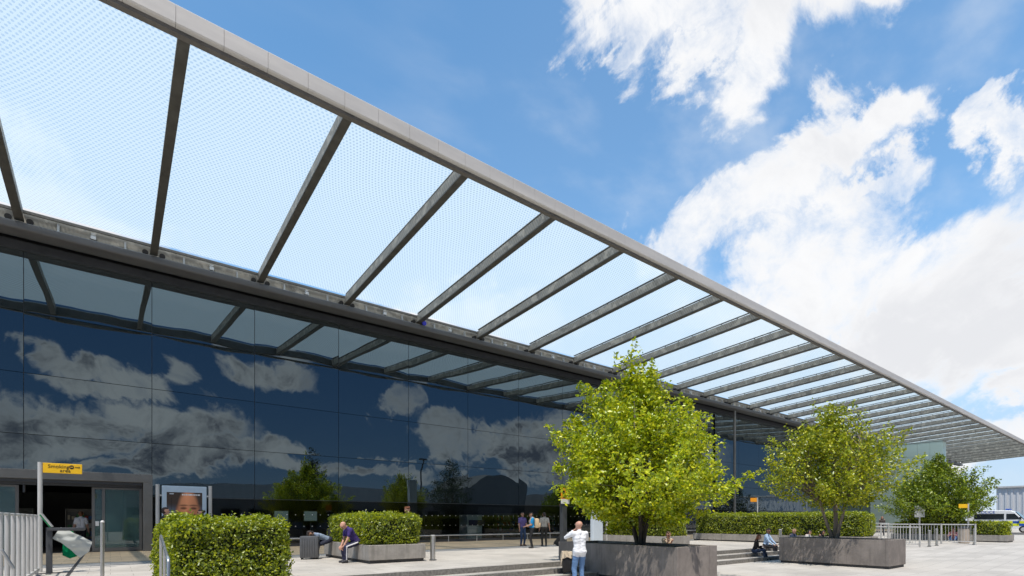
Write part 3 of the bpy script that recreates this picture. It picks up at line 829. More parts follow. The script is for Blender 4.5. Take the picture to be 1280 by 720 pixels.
hedge('bushy bright green hedge nearest the camera beside the walking person', .82, 2.93, 11.15, 13.7, .42, 1.80, 1500, 1, .066, .17)
hedge('boxy green hedge behind the seated man in the purple shirt', 6.35, 8.15, 15.35, 19.3, .97, 1.98, 1000, 2, .07)
hedge('green hedge behind the trunk of the big lime green maple', 21.3, 23.15, 15.3, 19.3, .95, 2.1, 700, 3, .075)
hedge('very long green hedge behind the people seated on the steps', 30.98, 32.85, 10.1, 19.9, .88, 2.17, 520, 4, .085)
hedge('low green hedge under the farthest maple beside the police van', 42.6, 44.4, 6.4, 12.1, .84, 1.64, 520, 5, .09)

tree('big lime green maple with several stems in the planter beside the man in white', (13.32, 10.5, 1.0),
     [(.75, .9), (1.1, 1.9), (1.6, 2.75), (2.2, 2.85), (3.0, 2.3), (3.8, 1.7), (4.5, 1.0), (5.0, .45), (5.4, .15), (5.5, .05)], 330, 150, M_leaf1, 11, stems=5, leaf=.125, spread=.125, fork=.2, lobe=.3, bark=M_barkdark)
tree('middle maple, olive green and open-crowned with a pale trunk in a concrete planter', (23.05, 8.5, 1.0),
     [(1.4, .7), (1.8, 1.6), (2.4, 2.1), (3.1, 2.05), (3.8, 1.7), (4.3, 1.0), (4.8, .4), (5.0, .05)], 230, 90, M_leaf2, 23, stems=3, leaf=.12, spread=.13, fork=.3, lobe=.2, tr=.085)
tree('farthest maple, darker green, standing over the low hedge by the railings', (43.5, 9.8, .82),
     [(.9, 1.2), (1.3, 2.5), (2.0, 2.6), (2.6, 2.35), (3.3, 1.9), (3.9, 1.2), (4.4, .5), (4.6, .05)], 300, 110, M_leaf3, 31, stems=4, leaf=.135, spread=.15, fork=.18)
# ------------------------------------------------------------------ across the plaza, behind the camera: what the glass mirrors
M_shed = pm('shed_cladding', (.22, .23, .24), .6, var=.1, scale=.4, stretch=(4, 4, .2))
M_shed2 = pm('shed_cladding_dark', (.10, .105, .11), .6, var=.1, scale=.4)
M_hangar = pm('hangar_cladding', (.66, .67, .69), .6, var=.06, scale=1.2, stretch=(1, 5, .1))
M_win = pm('dark_window', (.02, .025, .03), .1)
hb = thing('low_hall', 'long low hall with a shallow curved roof across the plaza, mirrored in the dark glass', 'building', (36, -52, 0))
N = 24
prof = [(-1, 0), (73, 0)] + [(73 - 74 * i / N, 6.6 + 1.7 * math.sin(PI * i / N) ** .7) for i in range(N + 1)]
MB().prism(prof, 'y', -62, -45).build('wall', M_shed, hb)
m = MB()
for k in range(16): m.box(2 + k * 4.4, 5 + k * 4.4, -44.99, -44.95, 2.2, 3.8)
m.build('window_band', M_win, hb)
ah = thing('arched_hall', 'tall hall with a rounded roof across the plaza, mirrored in the dark glass', 'building', (72.5, -52, 0))
prof = [(64, 0), (82, 0)] + [(82 - 18 * i / N, 9.2 + 4.4 * math.sin(PI * (.12 + .88 * i / N)) ** 1.1) for i in range(N + 1)]
MB().prism(prof, 'y', -60, -44.5).build('wall', M_shed2, ah)
MB().box(68, 78, -44.49, -44.4, 1, 5).build('shutter_door', M_shed, ah)
wb = thing('flat_office', 'flat roofed office block across the plaza, mirrored at the far end of the glass', 'building', (112, -52, 0))
MB().box(92, 140, -60, -46, 0, 8.4).build('wall', M_shed, wb)
m = MB()
for j in range(2):
    for k in range(14): m.box(94 + k * 3.2, 96 + k * 3.2, -45.99, -45.94, 1.6 + j * 3.4, 3.4 + j * 3.4)
m.build('window', M_win, wb)
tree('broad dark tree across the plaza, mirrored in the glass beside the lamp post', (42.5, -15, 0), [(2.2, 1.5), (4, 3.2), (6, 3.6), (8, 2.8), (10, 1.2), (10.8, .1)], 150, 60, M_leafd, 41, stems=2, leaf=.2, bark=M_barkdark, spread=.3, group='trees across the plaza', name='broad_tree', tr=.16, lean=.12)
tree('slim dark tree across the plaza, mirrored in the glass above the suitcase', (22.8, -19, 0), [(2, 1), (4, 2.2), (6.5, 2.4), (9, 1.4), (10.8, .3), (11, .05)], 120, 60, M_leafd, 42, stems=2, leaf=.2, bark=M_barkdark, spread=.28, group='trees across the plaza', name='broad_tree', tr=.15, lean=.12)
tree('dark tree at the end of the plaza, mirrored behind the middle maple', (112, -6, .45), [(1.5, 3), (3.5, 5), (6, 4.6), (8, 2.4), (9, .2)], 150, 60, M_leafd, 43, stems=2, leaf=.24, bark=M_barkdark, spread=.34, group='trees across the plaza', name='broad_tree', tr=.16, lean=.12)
lp = thing('street_lamp', 'tall dark street lamp across the plaza, mirrored in the glass', 'street lamp', (37.2, -14.5, 0))
MB().tube([(37.2, -14.5, 0), (37.2, -14.5, 10.4)], [.14, .08], 12).build('pole', M_darkmetal, lp)
MB().bbox(36.7, 37.7, -14.75, -14.25, 10.4, 10.65, .05).build('lantern', M_darkmetal, lp)

# hangar at the far right
hg = thing('hangar', 'long pale grey corrugated hangar far behind the police van', 'building', (160, 5, 0))
MB().box(150, 190, -60, 24, -.1, 8.6).build('wall', M_hangar, hg)
m = MB(); y = -59.6
while y < 23.6: m.box(149.88, 149.998, y, y + .35, 0, 8.4); y += .9
m.build('corrugation', M_hangar, hg)
MB().box(149.6, 191, -60.4, 24.4, 8.603, 8.95).build('roof', M_fascia, hg)

# ------------------------------------------------------------------ street furniture
def bollard(label, x, y, z, h=.84, r=.085):
    b = thing('bollard', label, 'bollard', (x, y, z), group='steel bollards on the plaza')
    MB().cyl(0, 0, 0, h - .02, r, 20).build('post', M_steel, b, world=False, smooth=True)
    MB().tube([(0, 0, h - .018), (0, 0, h), (0, 0, h + .01)], [r * 1.0, r * .96, r * .7], 20).build('cap', M_galv, b, world=False, smooth=True)
    MB().cyl(0, 0, 0.0, .03, r + .035, 20).build('base_ring', M_darkmetal, b, world=False)
    return b
bollard('steel bollard at the right corner of the planter with the seated man in purple', 8.52, 15.3, .45)
bollard('steel bollard in front of the long low planter, left of the people on the steps', 28.8, 13.3, .45)
bollard('slim steel bollard left of the two beside the far railings', 35.9, 8.5, .33, .9, .06)
bollard('slim steel bollard nearest the foot of the far railing with the notice board', 36.9, 8.4, .35, .95, .06)
bollard('slim steel bollard to the right of the far railings', 38.6, 7.1, .4, .9, .06)
tp = thing('slim_post', 'slim steel post standing alone in front of the entrance', 'post', (-.14, 14.7, .45))
MB().cyl(-.14, 14.7, .45, 1.74, .038, 16).build('tube', M_steel, tp, smooth=True)
MB().ball((-.14, 14.7, 1.75), .042, 12, 8).build('cap', M_galv, tp, smooth=True)
MB().cyl(-.14, 14.7, .45, .475, .085, 16).build('base_plate', M_galv, tp)

hr = thing('handrail', 'short bent steel handrail beside the nearest hedge', 'handrail', (.7, 10.3, 0))
m = MB().tube([(.7, 10.95, 0), (.7, 10.95, 1.48), (.7, 10.9, 1.52), (.7, 9.72, 1.24), (.7, 9.5, 1.20), (.7, 9.46, 1.16), (.7, 9.46, 0)], .024, 10)
m.build('rail', M_steel, hr, smooth=True)
MB().tube([(.7, 10.2, 0), (.7, 10.2, 1.34)], .022, 10).build('post', M_steel, hr, smooth=True)

# tall railing at the left edge
rl = thing('tall_railing', 'tall pale railing of round bars at the left edge', 'railing', (-1.45, 13, .45))
m = MB(); y = 8.2; k = 0
while y < 17.3:
    mm = MB().cyl(-1.42, y, .55, 1.93, .037, 12); mm.build('bar', M_galv, rl, smooth=True); y += .72; k += 1
MB().tube([(-1.42, 8.0, 1.90), (-1.42, 17.2, 1.90)], .022, 8).build('top_rail', M_galv, rl, smooth=True)
MB().box(-1.46, -1.38, 8.0, 17.25, .55, .62).build('bottom_rail', M_galv, rl)
for y in (8.1, 11.1, 14.1, 17.1): MB().box(-1.45, -1.39, y - .03, y + .03, .45, .55).build('foot', M_galv, rl)
MB().bbox(-1.30, -1.26, 11.3, 11.36, 1.0, 1.35, .01, M=Matrix.Translation((-1.28, 11.33, 1.18)) @ Matrix.Rotation(R(-24), 4, 'Y') @ Matrix.Translation((1.28, -11.33, -1.18))).build('latch_bar', M_steel, rl)

# smoking area finger sign
sg = thing('finger_sign', 'yellow finger sign reading Smoking area on a steel post by the entrance', 'sign', (-1.44, 18.1, .45))
MB().cyl(-1.44, 18.1, .45, 3.30, .05, 16).build('post', M_galv, sg, smooth=True)
MB().bbox(-1.385, -.60, 18.08, 18.12, 3.03, 3.29, .008).build('panel', M_yellow, sg)
lettering('Smoking', .125, M_ink, sg, (-1.29, 18.077, 3.165), (R(90), 0, 0))
lettering('area', .125, M_ink, sg, (-1.05, 18.077, 3.065), (R(90), 0, 0))
m = MB().tube([(-.815, 18.078, 3.205), (-.815, 18.074, 3.205)], .05, 18); m.build('pictogram', M_ink, sg)
MB().box(-.845, -.785, 18.0725, 18.0735, 3.198, 3.212).build('pictogram_bar', M_yellow, sg)
m = MB().box(-.75, -.67, 18.073, 18.078, 3.198, 3.212)
m.prism([(-.675, 3.235), (-.64, 3.205), (-.675, 3.175), (-.66, 3.205)], 'y', 18.073, 18.078); m.build('arrow', M_ink, sg)

# litter sack holder with blowing bags
M_greenlid = pm('green_lid', (.01, .24, .09), .4, var=.1)
def sack_mat(nm, c, tr):
    m, t, out = new_mat(nm)
    d = t.n('ShaderNodeBsdfDiffuse'); d.inputs[0].default_value = (*c, 1)
    l_ = t.n('ShaderNodeBsdfTranslucent'); l_.inputs[0].default_value = (*c, 1)
    x_ = t.n('ShaderNodeMixShader'); x_.inputs[0].default_value = tr; t.l(d.outputs[0], x_.inputs[1]); t.l(l_.outputs[0], x_.inputs[2]); t.l(x_.outputs[0], out.inputs[0]); return m
M_sackw = sack_mat('white_sack_film', (.72, .75, .73), .3); M_sackg = sack_mat('green_sack_film', (.01, .30, .13), .3)
bx, by = -1.22, 17.5
bn = thing('sack_holder', 'grey litter sack holder with a raised green lid beside the tall railing', 'bin', (bx, by, .45))
MB().bbox(bx - .06, bx + .06, by - .06, by + .06, .47, 1.62, .01).build('post', M_darkmetal, bn)
m = MB().box(bx - .25, bx + .45, by - .05, by + .05, .45, .47).box(bx - .05, bx + .05, by - .3, by + .3, .4501, .471).build('base', M_darkmetal, bn)
m = MB(); ring = [(bx + .36 + .34 * math.cos(a), by + .26 * math.sin(a), 1.57) for a in np.linspace(0, 2 * PI, 25)]
m.tube(ring, .022, 8, caps=False).bbox(bx - .02, bx + .70, by - .29, by - .26, 1.53, 1.61, .008).build('hoop', M_darkmetal, bn, smooth=True)
m = MB().bbox(-.02, .36, -.24, .24, -.015, .015, .012)
m.build('lid', M_greenlid, bn, xf=Matrix.Translation((bx + .03, by, 1.63)) @ Matrix.Rotation(R(-122), 4, 'Y'))
MB().bbox(-.02, .37, -.25, .25, -.035, -.016, .006).build('lid_back', M_galv, bn, xf=Matrix.Translation((bx + .03, by, 1.63)) @ Matrix.Rotation(R(-122), 4, 'Y'))
def sack(nm, label, p0, axis, width, L, w0, w1, sag, mat, ph):
    s_ = thing(nm, label, 'bag', p0)
    axis = Vector(axis).normalized(); width = Vector(width).normalized(); nr = axis.cross(width); m = MB(); nu, nv = 16, 24
    vs = []
    for sd in (0, 1):
        for i in range(nu + 1):
            f = i / nu
            for j in range(nv + 1):
                g_ = j / nv - .5
                w = (w0 + (w1 - w0) * f)
                puff = .06 * math.sin(PI * min(1, f * 1.02)) * math.cos(PI * g_) * (1 if sd else -1)
                rip = .018 * math.sin(9 * g_ + 7 * f + ph) + .012 * math.sin(17 * f - 12 * g_ + ph)
                vs.append(Vector(p0) + axis * (L * f * (1 - .1 * abs(g_) * 2 * f)) + width * (w * g_) + nr * (puff + rip) - Vector((0, 0, sag * f * f)))
    b = (nu + 1) * (nv + 1); fs = []
    for sd in (0, 1):
        for i in range(nu):
            for j in range(nv):
                a = sd * b + i * (nv + 1) + j; q = (a, a + 1, a + nv + 2, a + nv + 1); fs.append(q if sd else q[::-1])
    for j in range(nv):                                                # seal the far end
        a = nu * (nv + 1) + j; fs.append((a, a + 1, b + a + 1, b + a))
    for i in range(nu):
        for j in (0, nv):
            a = i * (nv + 1) + j; q = (a, a + nv + 1, b + a + nv + 1, b + a); fs.append(q if j else q[::-1])
    m.add(vs, fs); m.build('film', mat, s_, smooth=True); return s_
sack('plastic_sack', 'white plastic sack blowing sideways from the litter sack holder', (bx + .14, by - .05, 1.48), (1, -.05, -.62), (.45, -.3, .75), 0.76, .34, .50, .10, M_sackw, .4)
sack('plastic_sack', 'green plastic sack hanging under the blowing white sack', (bx + .36, by + .14, 1.52), (.05, 0, -1), (1, 0, -.1), .72, .2, .3, .0, M_sackg, 2.0)

# advertising panel with a printed portrait
ad = thing('poster_panel', 'pale blue framed poster of a face between two steel posts', 'poster', (2.25, 23.5, .45))
for x in (1.40, 3.12): MB().cyl(x, 23.5, .45, 3.14, .065, 16).build('post', M_galv, ad, smooth=True)
M_adframe = pm('poster_frame_blue', (.46, .58, .70), .4, var=.05)
m = MB().bbox(1.53, 2.99, 23.44, 23.56, .72, 3.10, .02); m.build('frame', M_adframe, ad)
for z in (.95, 2.7): MB().box(1.45, 1.53, 23.48, 23.52, z, z + .06).box(2.99, 3.07, 23.48, 23.52, z, z + .06).build('bracket', M_galv, ad)
def poster_mat():
    m, t, out = new_mat('printed_portrait')
    b = t.n('ShaderNodeBsdfPrincipled'); b.inputs['Roughness'].default_value = .25; b.inputs['Coat Weight'].default_value = .3
    a = t.n('ShaderNodeAttribute', attribute_name='print'); t.l(a.outputs[0], b.inputs['Base Color']); t.l(b.outputs[0], out.inputs[0]); return m
NX, NY = 70, 110; px0, px1, pz0, pz1 = 1.68, 2.84, .9, 2.86
vs = [(px0 + (px1 - px0) * i / NX, 23.436, pz0 + (pz1 - pz0) * j / NY) for j in range(NY + 1) for i in range(NX + 1)]
fs = [(j * (NX + 1) + i, j * (NX + 1) + i + 1, (j + 1) * (NX + 1) + i + 1, (j + 1) * (NX + 1) + i) for j in range(NY) for i in range(NX)]
po = MB().add(vs, fs).build('printed_sheet', poster_mat(), ad, fix=False)
def sst(a, b, x): x = max(0, min(1, (x - a) / (b - a))); return x * x * (3 - 2 * x)
def portrait(u, v):
    """u across 0..1, v up 0..1: a plain, soft portrait of nobody in particular"""
    c = np.array([.10, .13, .18]) * (1 + .25 * math.sin(5 * u + 3 * v))
    fx, fy = (u - .60) / .37, (v - .62) / .50
    d = math.hypot(fx, fy)
    skin = np.array([.74, .29, .14]) * (1.15 - .55 * abs(fx + .1)) + np.array([.1, .04, .01]) * sst(.5, 1, v)
    f = 1 - sst(.82, 1.05, d); c = c * (1 - f) + skin * f
    for ex in (.47, .75):
        e = math.hypot((u - ex) / .10, (v - .69) / .026); c = c * (1 - .75 * (1 - sst(.5, 1.3, e)))
        e = math.hypot((u - ex) / .14, (v - .745) / .02); c = c * (1 - .6 * (1 - sst(.4, 1.3, e)))
    e = math.hypot((u - .59) / .06, (v - .58) / .10); c = c * (1 - f * .3 * (1 - sst(.4, 1.4, e))) + np.array([.16, .03, .0]) * f * (1 - sst(.3, 1.3, math.hypot((u - .56) / .07, (v - .62) / .1)))
    hr_ = sst(.62, .95, math.hypot(fx, fy * .96)) * sst(.60, .80, v); c = c * (1 - hr_) + np.array([.05, .03, .02]) * hr_
    e = math.hypot((u - .6) / .13, (v - .44) / .03); c = c * (1 - .5 * (1 - sst(.4, 1.3, e))) + np.array([.12, 0, 0]) * (1 - sst(.4, 1.3, e))
    if abs(v - .955) < .012 and .42 < u < .93 and math.sin(u * 130) > -.75: c = np.array([.8, .8, .8])
    if abs(v - .965) < .01 and .08 < u < .2: c = np.array([.6, .65, .7])
    if .12 < u < .135 and .3 < v < .9: c = c * .5
    return np.clip(c, 0.005, .9)
at = po.data.color_attributes.new('print', 'FLOAT_COLOR', 'POINT')
arr = np.ones(((NX + 1) * (NY + 1), 4), np.float32)
for j in range(NY + 1):
    for i in range(NX + 1): arr[j * (NX + 1) + i, :3] = portrait(i / NX, j / NY)
at.data.foreach_set('color', arr.ravel())

# dark pylon with an orange notice
py = thing('notice_pylon', 'dark slim pylon with an orange pictogram notice beside the big maple', 'sign', (13.75, 14.5, .45))
MB().bbox(13.63, 13.87, 14.42, 14.58, .45, 2.42, .015).build('post', M_darkmetal, py)
MB().bbox(13.53, 13.97, 14.38, 14.41, 2.60, 3.02, .008).build('orange_notice', M_orange, py)
MB().bbox(13.53, 13.97, 14.38, 14.41, 2.42, 2.597, .008).build('white_notice', M_white, py)
m = MB()
for x in (13.65, 13.85): m.tube([(x, 14.379, 2.86), (x, 14.373, 2.86)], .065, 14).box(x - .05, x + .05, 14.373, 14.379, 2.72, 2.78)
m.build('pictogram', M_ink, py)
m = MB().box(13.59, 13.91, 14.375, 14.379, 2.64, 2.66).box(13.59, 13.83, 14.375, 14.379, 2.68, 2.695); m.build('text_line', M_ink, py)
to = thing('information_totem', 'tall pale blue totem half hidden behind the big maple', 'totem', (19.3, 17.9, .45))
MB().bbox(18.95, 19.68, 17.85, 18.05, .5, 5.1, .03).build('panel', pm('pale_blue_panel', (.60, .68, .76), .35, var=.04), to)
MB().box(18.9, 19.73, 17.8, 18.1, .45, .5).build('base', M_darkmetal, to)
MB().cyl(20.05, 17.95, .45, 2.0, .05, 12).build('side_post', M_galv, to, smooth=True)

def flag_sign(label, x, y, z0, z1, w, h, side, mat=None):
    s_ = thing('flag_sign', label, 'sign', (x, y, z0), group='yellow signs on posts')
    MB().cyl(x, y, z0, z1 + .03, .045, 12).build('post', M_galv, s_, smooth=True)
    a, b = (x + .05, x + w) if side > 0 else (x - w, x - .05)
    MB().bbox(a, b, y - .02, y + .02, z1 - h, z1, .006, M=Matrix.Translation((x, y, 0)) @ Matrix.Rotation(R(-40), 4, 'Z') @ Matrix.Translation((-x, -y, 0))).build('panel', mat or M_yellow, s_)
    return s_
flag_sign('small amber flag sign on a post behind the long hedge', 35.6, 18, .45, 3.34, .48, .28, -1, M_orange)
flag_sign('small yellow flag sign at the right end of the far railings', 41.7, 7.95, .45, 2.78, .58, .24, -1)
nb = thing('notice_board', 'white square notice board on a post in front of the farthest maple', 'sign', (41.6, 10.35, .45))
MB().cyl(41.6, 10.35, .45, 2.0, .05, 12).build('post', M_galv, nb, smooth=True)
MB().bbox(-.29, .29, -.025, .025, 0, .74, .008).build('board', M_white, nb, xf=Matrix.Translation((41.6, 10.35, 1.98)) @ Matrix.Rotation(R(-48), 4, 'Z'))
MB().box(-.18, .18, -.029, -.0255, .5, .53).box(-.18, .1, -.029, -.0255, .42, .44).build('text_line', M_frame, nb, xf=Matrix.Translation((41.6, 10.35, 1.98)) @ Matrix.Rotation(R(-48), 4, 'Z'))

# railings at the right
def barrier(label, x, ys, z, zt=1.1, dense=.14):
    b = thing('guard_railing', label, 'railing', (x, ys[0], z), group='galvanised railings at the far end of the plaza')
    for y in ys: MB().cyl(x, y, z - .12, z + zt + .03, .045, 12).build('post', M_galv, b, smooth=True)
    for y0, y1 in zip(ys[:-1], ys[1:]):
        y0 += .05; y1 -= .05
        m = MB().tube([(x, y0, z + zt - .02), (x, y1, z + zt - .02)], .03, 8).tube([(x, y0, z + .16), (x, y1, z + .16)], .022, 8)
        y = y0 + dense
        while y < y1 - .05: m.cyl(x, y, z + .16, z + zt - .02, .011, 6); y += dense
        m.build('bar_panel', M_galv, b, smooth=True, fix=False)
    return b
barrier('galvanised railing nearest the middle maple, two panels long', 35.2, [8.75, 10.2, 11.6], .3, 1.12)
barrier('long galvanised railing in front of the farthest maple and its hedge', 38.3, [7.0, 8.5, 10.0, 11.5], .42, 1.14)
barrier('galvanised railing behind the standing woman at the far end', 45.5, [13.2, 14.8, 16.4, 18.0], .45, 1.12, .2)
lb = thing('litter_bin', 'round beige litter bin at the right end of the far railings', 'bin', (39.6, 7.75, .45))
MB().cyl(39.6, 7.75, .45, 1.30, .26, 22).build('body', pm('beige_bin', (.42, .36, .30), .5), lb, smooth=True)
MB().tube([(39.6, 7.75, 1.30), (39.6, 7.75, 1.36), (39.6, 7.75, 1.42)], [.28, .28, .14], 22).build('lid', M_darkmetal, lb, smooth=True)

# ------------------------------------------------------------------ luggage
def suitcase(label, loc, rz, w, d, h, mat, tilt=0., handle=.0, ridges=True):
    s_ = thing('suitcase', label, 'suitcase', loc, rz)
    X_ = Matrix.Rotation(tilt, 4, 'X')
    m = MB().bbox(-w / 2, w / 2, -d / 2, d / 2, .05, h, .04)
    if ridges:
        k = 7
        for i in range(k):
            x = -w / 2 + w * (i + .8) / (k + .6); m.bbox(x - .02, x + .02, -d / 2 - .025, -d / 2 + .02, .1, h - .06, .004)
    m.build('shell', mat, s_, world=False, smooth=True, xf=X_)
    for sx in (-1, 1):
        for sy in (-1, 1):
            MB().tube([(sx * (w / 2 - .06) - .02, sy * (d / 2 - .05), .035), (sx * (w / 2 - .06) + .02, sy * (d / 2 - .05), .035)], .034, 12).build('wheel', M_black, s_, world=False, xf=X_)
    hh = MB().tube([(-.1, d * .3, h - .01), (-.1, d * .3, h + .04 + handle), (.1, d * .3, h + .04 + handle), (.1, d * .3, h - .01)], .012, 8)
    hh.build('handle', M_darkmetal, s_, world=False, smooth=True, xf=X_); return s_
M_casegrey = pm('suitcase_grey', (.10, .104, .112), .35, var=.1)
suitcase('large ribbed grey suitcase standing beside the person bent over on the planter', (5.42, 18.35, .45), R(-25), .60, .32, .80, M_casegrey, 0, .12)
bs = suitcase('black suitcase on the steps beside the man in the white shirt', (11.05, 11.45, .15), R(-38), .34, .25, .62, M_black, 0, 0)
cl = thing('folded_jacket', 'beige jacket thrown over the black suitcase on the steps', 'jacket', (11.05, 11.45, .77))
m = MB(); nu = 18; vs = []
def drape(i, j, dz):
    u, v = i / nu - .5, j / nu - .5
    x, y = u * .62, v * .46; z = .06
    if abs(x) > .17: z -= (abs(x) - .17) * 1.6; x = math.copysign(.17 + (abs(x) - .17) * .35 + .015, x)
    if abs(y) > .125: z -= (abs(y) - .125) * 1.7; y = math.copysign(.125 + (abs(y) - .125) * .4 + .015, y)
    return (x, y, z + dz + .016 * math.sin(19 * u + 7 * v) + .012 * math.sin(23 * v - 9 * u))
for dz in (0, .012): vs += [drape(i, j, dz) for j in range(nu + 1) for i in range(nu + 1)]
b = (nu + 1) ** 2; fs = []
for sd in (0, 1):
    for j in range(nu):
        for i in range(nu):
            a = sd * b + j * (nu + 1) + i; q = (a, a + 1, a + nu + 2, a + nu + 1); fs.append(q if sd else q[::-1])
edge = [i for i in range(nu + 1)] + [j * (nu + 1) + nu for j in range(1, nu + 1)] + [nu * (nu + 1) + i for i in range(nu - 1, -1, -1)] + [j * (nu + 1) for j in range(nu - 1, 0, -1)]
fs += [(edge[i], edge[(i + 1) % len(edge)], b + edge[(i + 1) % len(edge)], b + edge[i]) for i in range(len(edge))]
m.add(vs, fs).build('cloth', pm('beige_cloth', (.55, .45, .33), .9, var=.2, scale=30), cl, world=False, smooth=True); cl.rotation_euler = (0, 0, R(-38))
suitcase('small black trolley case tilted behind the man in the grey shirt', (18.35, 19.95, .45), R(-38), .36, .24, .56, M_black, R(0), .0).rotation_euler = (R(0), R(38), R(-38))

# ------------------------------------------------------------------ police van
vn = thing('police_van', 'white police van with blue and yellow markings parked at the far right', 'van', (77, 11.8, .45), PI)
prof = [(-2.65, .42), (2.5, .42), (2.68, .62), (2.66, 1.02), (2.5, 1.18), (1.75, 1.36), (1.05, 2.22), (.75, 2.38), (-2.5, 2.42), (-2.66, 2.2)]
bm = bmesh.new()
def ring_at(x, k, dz): return [bm.verts.new((x, p[0] * k, p[1] + dz)) for p in prof]
m = MB(); n_ = len(prof); vs = []
for x, inset in ((-1.0, .06), (-.94, 0), (.94, 0), (1.0, .06)):
    for p in prof:
        xx = x * (1 - .07 * max(0, (p[1] - 1.3)) / 1.1)
        vs.append((xx, p[0] * (1 - inset * .2), p[1] - (inset if p[1] > 2 else 0)))
fs = [tuple(range(n_))[::-1], tuple(range(3 * n_, 4 * n_))]
for r_ in range(3):
    for i in range(n_): fs.append((r_ * n_ + i, r_ * n_ + (i + 1) % n_, (r_ + 1) * n_ + (i + 1) % n_, (r_ + 1) * n_ + i))
bm.free()
m.add(vs, fs).build('body', pm('van_white', (.80, .81, .82), .25, var=.03, coat=.6), vn, world=False, smooth=True)
M_vglass = pm('van_glass', (.012, .015, .018), .06, var=.05)
M_pblue = pm('police_blue', (.02, .09, .45), .4, var=.04); M_pyel = pm('police_yellow', (.75, .80, .02), .4, var=.04)
for sx in (-1, 1):
    def wall_x(z): return 1.0 * (1 - .07 * max(0, z - 1.3) / 1.1)
    def side(y0, y1, z0, z1, nm, mt, off=.006, y1b=None):
        a, b_ = sx * (wall_x(z0) + off), sx * (wall_x(z1) + off); i0, i1 = sx * (wall_x(z0) - .02), sx * (wall_x(z1) - .02)
        y1b = y1 if y1b is None else y1b
        v_ = [(a, y0, z0), (a, y1, z0), (b_, y1b, z1), (b_, y0, z1), (i0, y0, z0), (i0, y1, z0), (i1, y1b, z1), (i1, y0, z1)]
        return MB().add(v_, [(0, 1, 2, 3), (7, 6, 5, 4), (0, 4, 5, 1), (1, 5, 6, 2), (2, 6, 7, 3), (3, 7, 4, 0)]).build(nm, mt, vn, world=False)
    side(-2.2, .25, 1.42, 2.02, 'side_window', M_vglass); side(.42, 1.55, 1.42, 2.02, 'cab_window', M_vglass, .006, 1.08)
    for k in range(10):
        for j in range(2): side(-2.58 + k * .5, -2.08 + k * .5, .72 + j * .26, .975 + j * .26, 'check_marking', M_pyel if (k + j) % 2 else M_pblue, .004)
    for y in (-1.65, 1.75):
        w_ = MB().tube([(sx * .80, y, .36), (sx * 1.0, y, .36), (sx * 1.01, y, .36)], [.36, .36, .33], 24).build('wheel', M_black, vn, world=False, smooth=True)
        MB().tube([(sx * 1.012, y, .36), (sx * 1.02, y, .36)], [.21, .19], 18).build('rim', M_galv, w_, world=False)
    MB().bbox(sx * 1.02 - .02, sx * 1.02 + .14 * sx + .02, 1.45, 1.6, 1.42, 1.68, .02).build('mirror', M_black, vn, world=False)
    MB().bbox(min(sx * .62, sx * .9), max(sx * .62, sx * .9), 2.6, 2.70, .82, 1.02, .02).build('headlight', M_white, vn, world=False)
for sx in (-1, 1):
    o = lettering('POLICE', .42, M_pblue, vn, (0, 0, 0), (0, 0, 0))
    o.location = (sx * (wall_x(2.2) + .012), -.15 if sx > 0 else -1.75, 2.06); o.rotation_euler = (R(90), 0, R(90 if sx > 0 else -90))
    if sx > 0: o.location.y = -1.85
    else: o.location.y = -.05
v_ = [(-.86, 1.78, 1.38), (.86, 1.78, 1.38), (.8, 1.1, 2.2), (-.8, 1.1, 2.2)]
MB().add(v_ + [(a, b - .03, c - .03) for a, b, c in v_], [(0, 1, 2, 3), (7, 6, 5, 4), (0, 4, 5, 1), (1, 5, 6, 2), (2, 6, 7, 3), (3, 7, 4, 0)]).build('windscreen', M_vglass, vn, world=False, xf=Matrix.Translation((0, .035, .03)))
MB().bbox(-.62, .62, .3, .62, 2.42, 2.56, .03).build('light_bar', M_pblue, vn, world=False)
MB().bbox(-.95, .95, 2.58, 2.74, .42, .66, .03).build('bumper', M_black, vn, world=False)
# ------------------------------------------------------------------ people
def V3(*a): return Vector(a)
def ik(a, c, l1, l2, pole):
    """middle joint of a two-bone limb from a to c"""
    d = c - a; L = d.length
    if L > (l1 + l2) * .995: c = a + d * ((l1 + l2) * .995 / L); d = c - a; L = d.length
    k = (l1 * l1 - l2 * l2 + L * L) / (2 * L); h = math.sqrt(max(0, l1 * l1 - k * k)); u = d / L
    p = pole - u * pole.dot(u); p.normalize()
    return a + u * k + p * h, c
SKIN = {'light': (.56, .31, .22), 'tan': (.42, .23, .15), 'brown': (.22, .11, .07)}
_pm = {}
def cmat(c, r=.85):
    k = tuple(round(x, 3) for x in c)
    if k not in _pm: _pm[k] = pm('cloth_%d' % len(_pm), c, r, var=.05, scale=9, bump=.25)
    return _pm[k]
def skinmat(s):
    if s not in _pm: _pm[s] = pm('skin_' + s, SKIN[s], .5, var=.06, scale=12)
    return _pm[s]

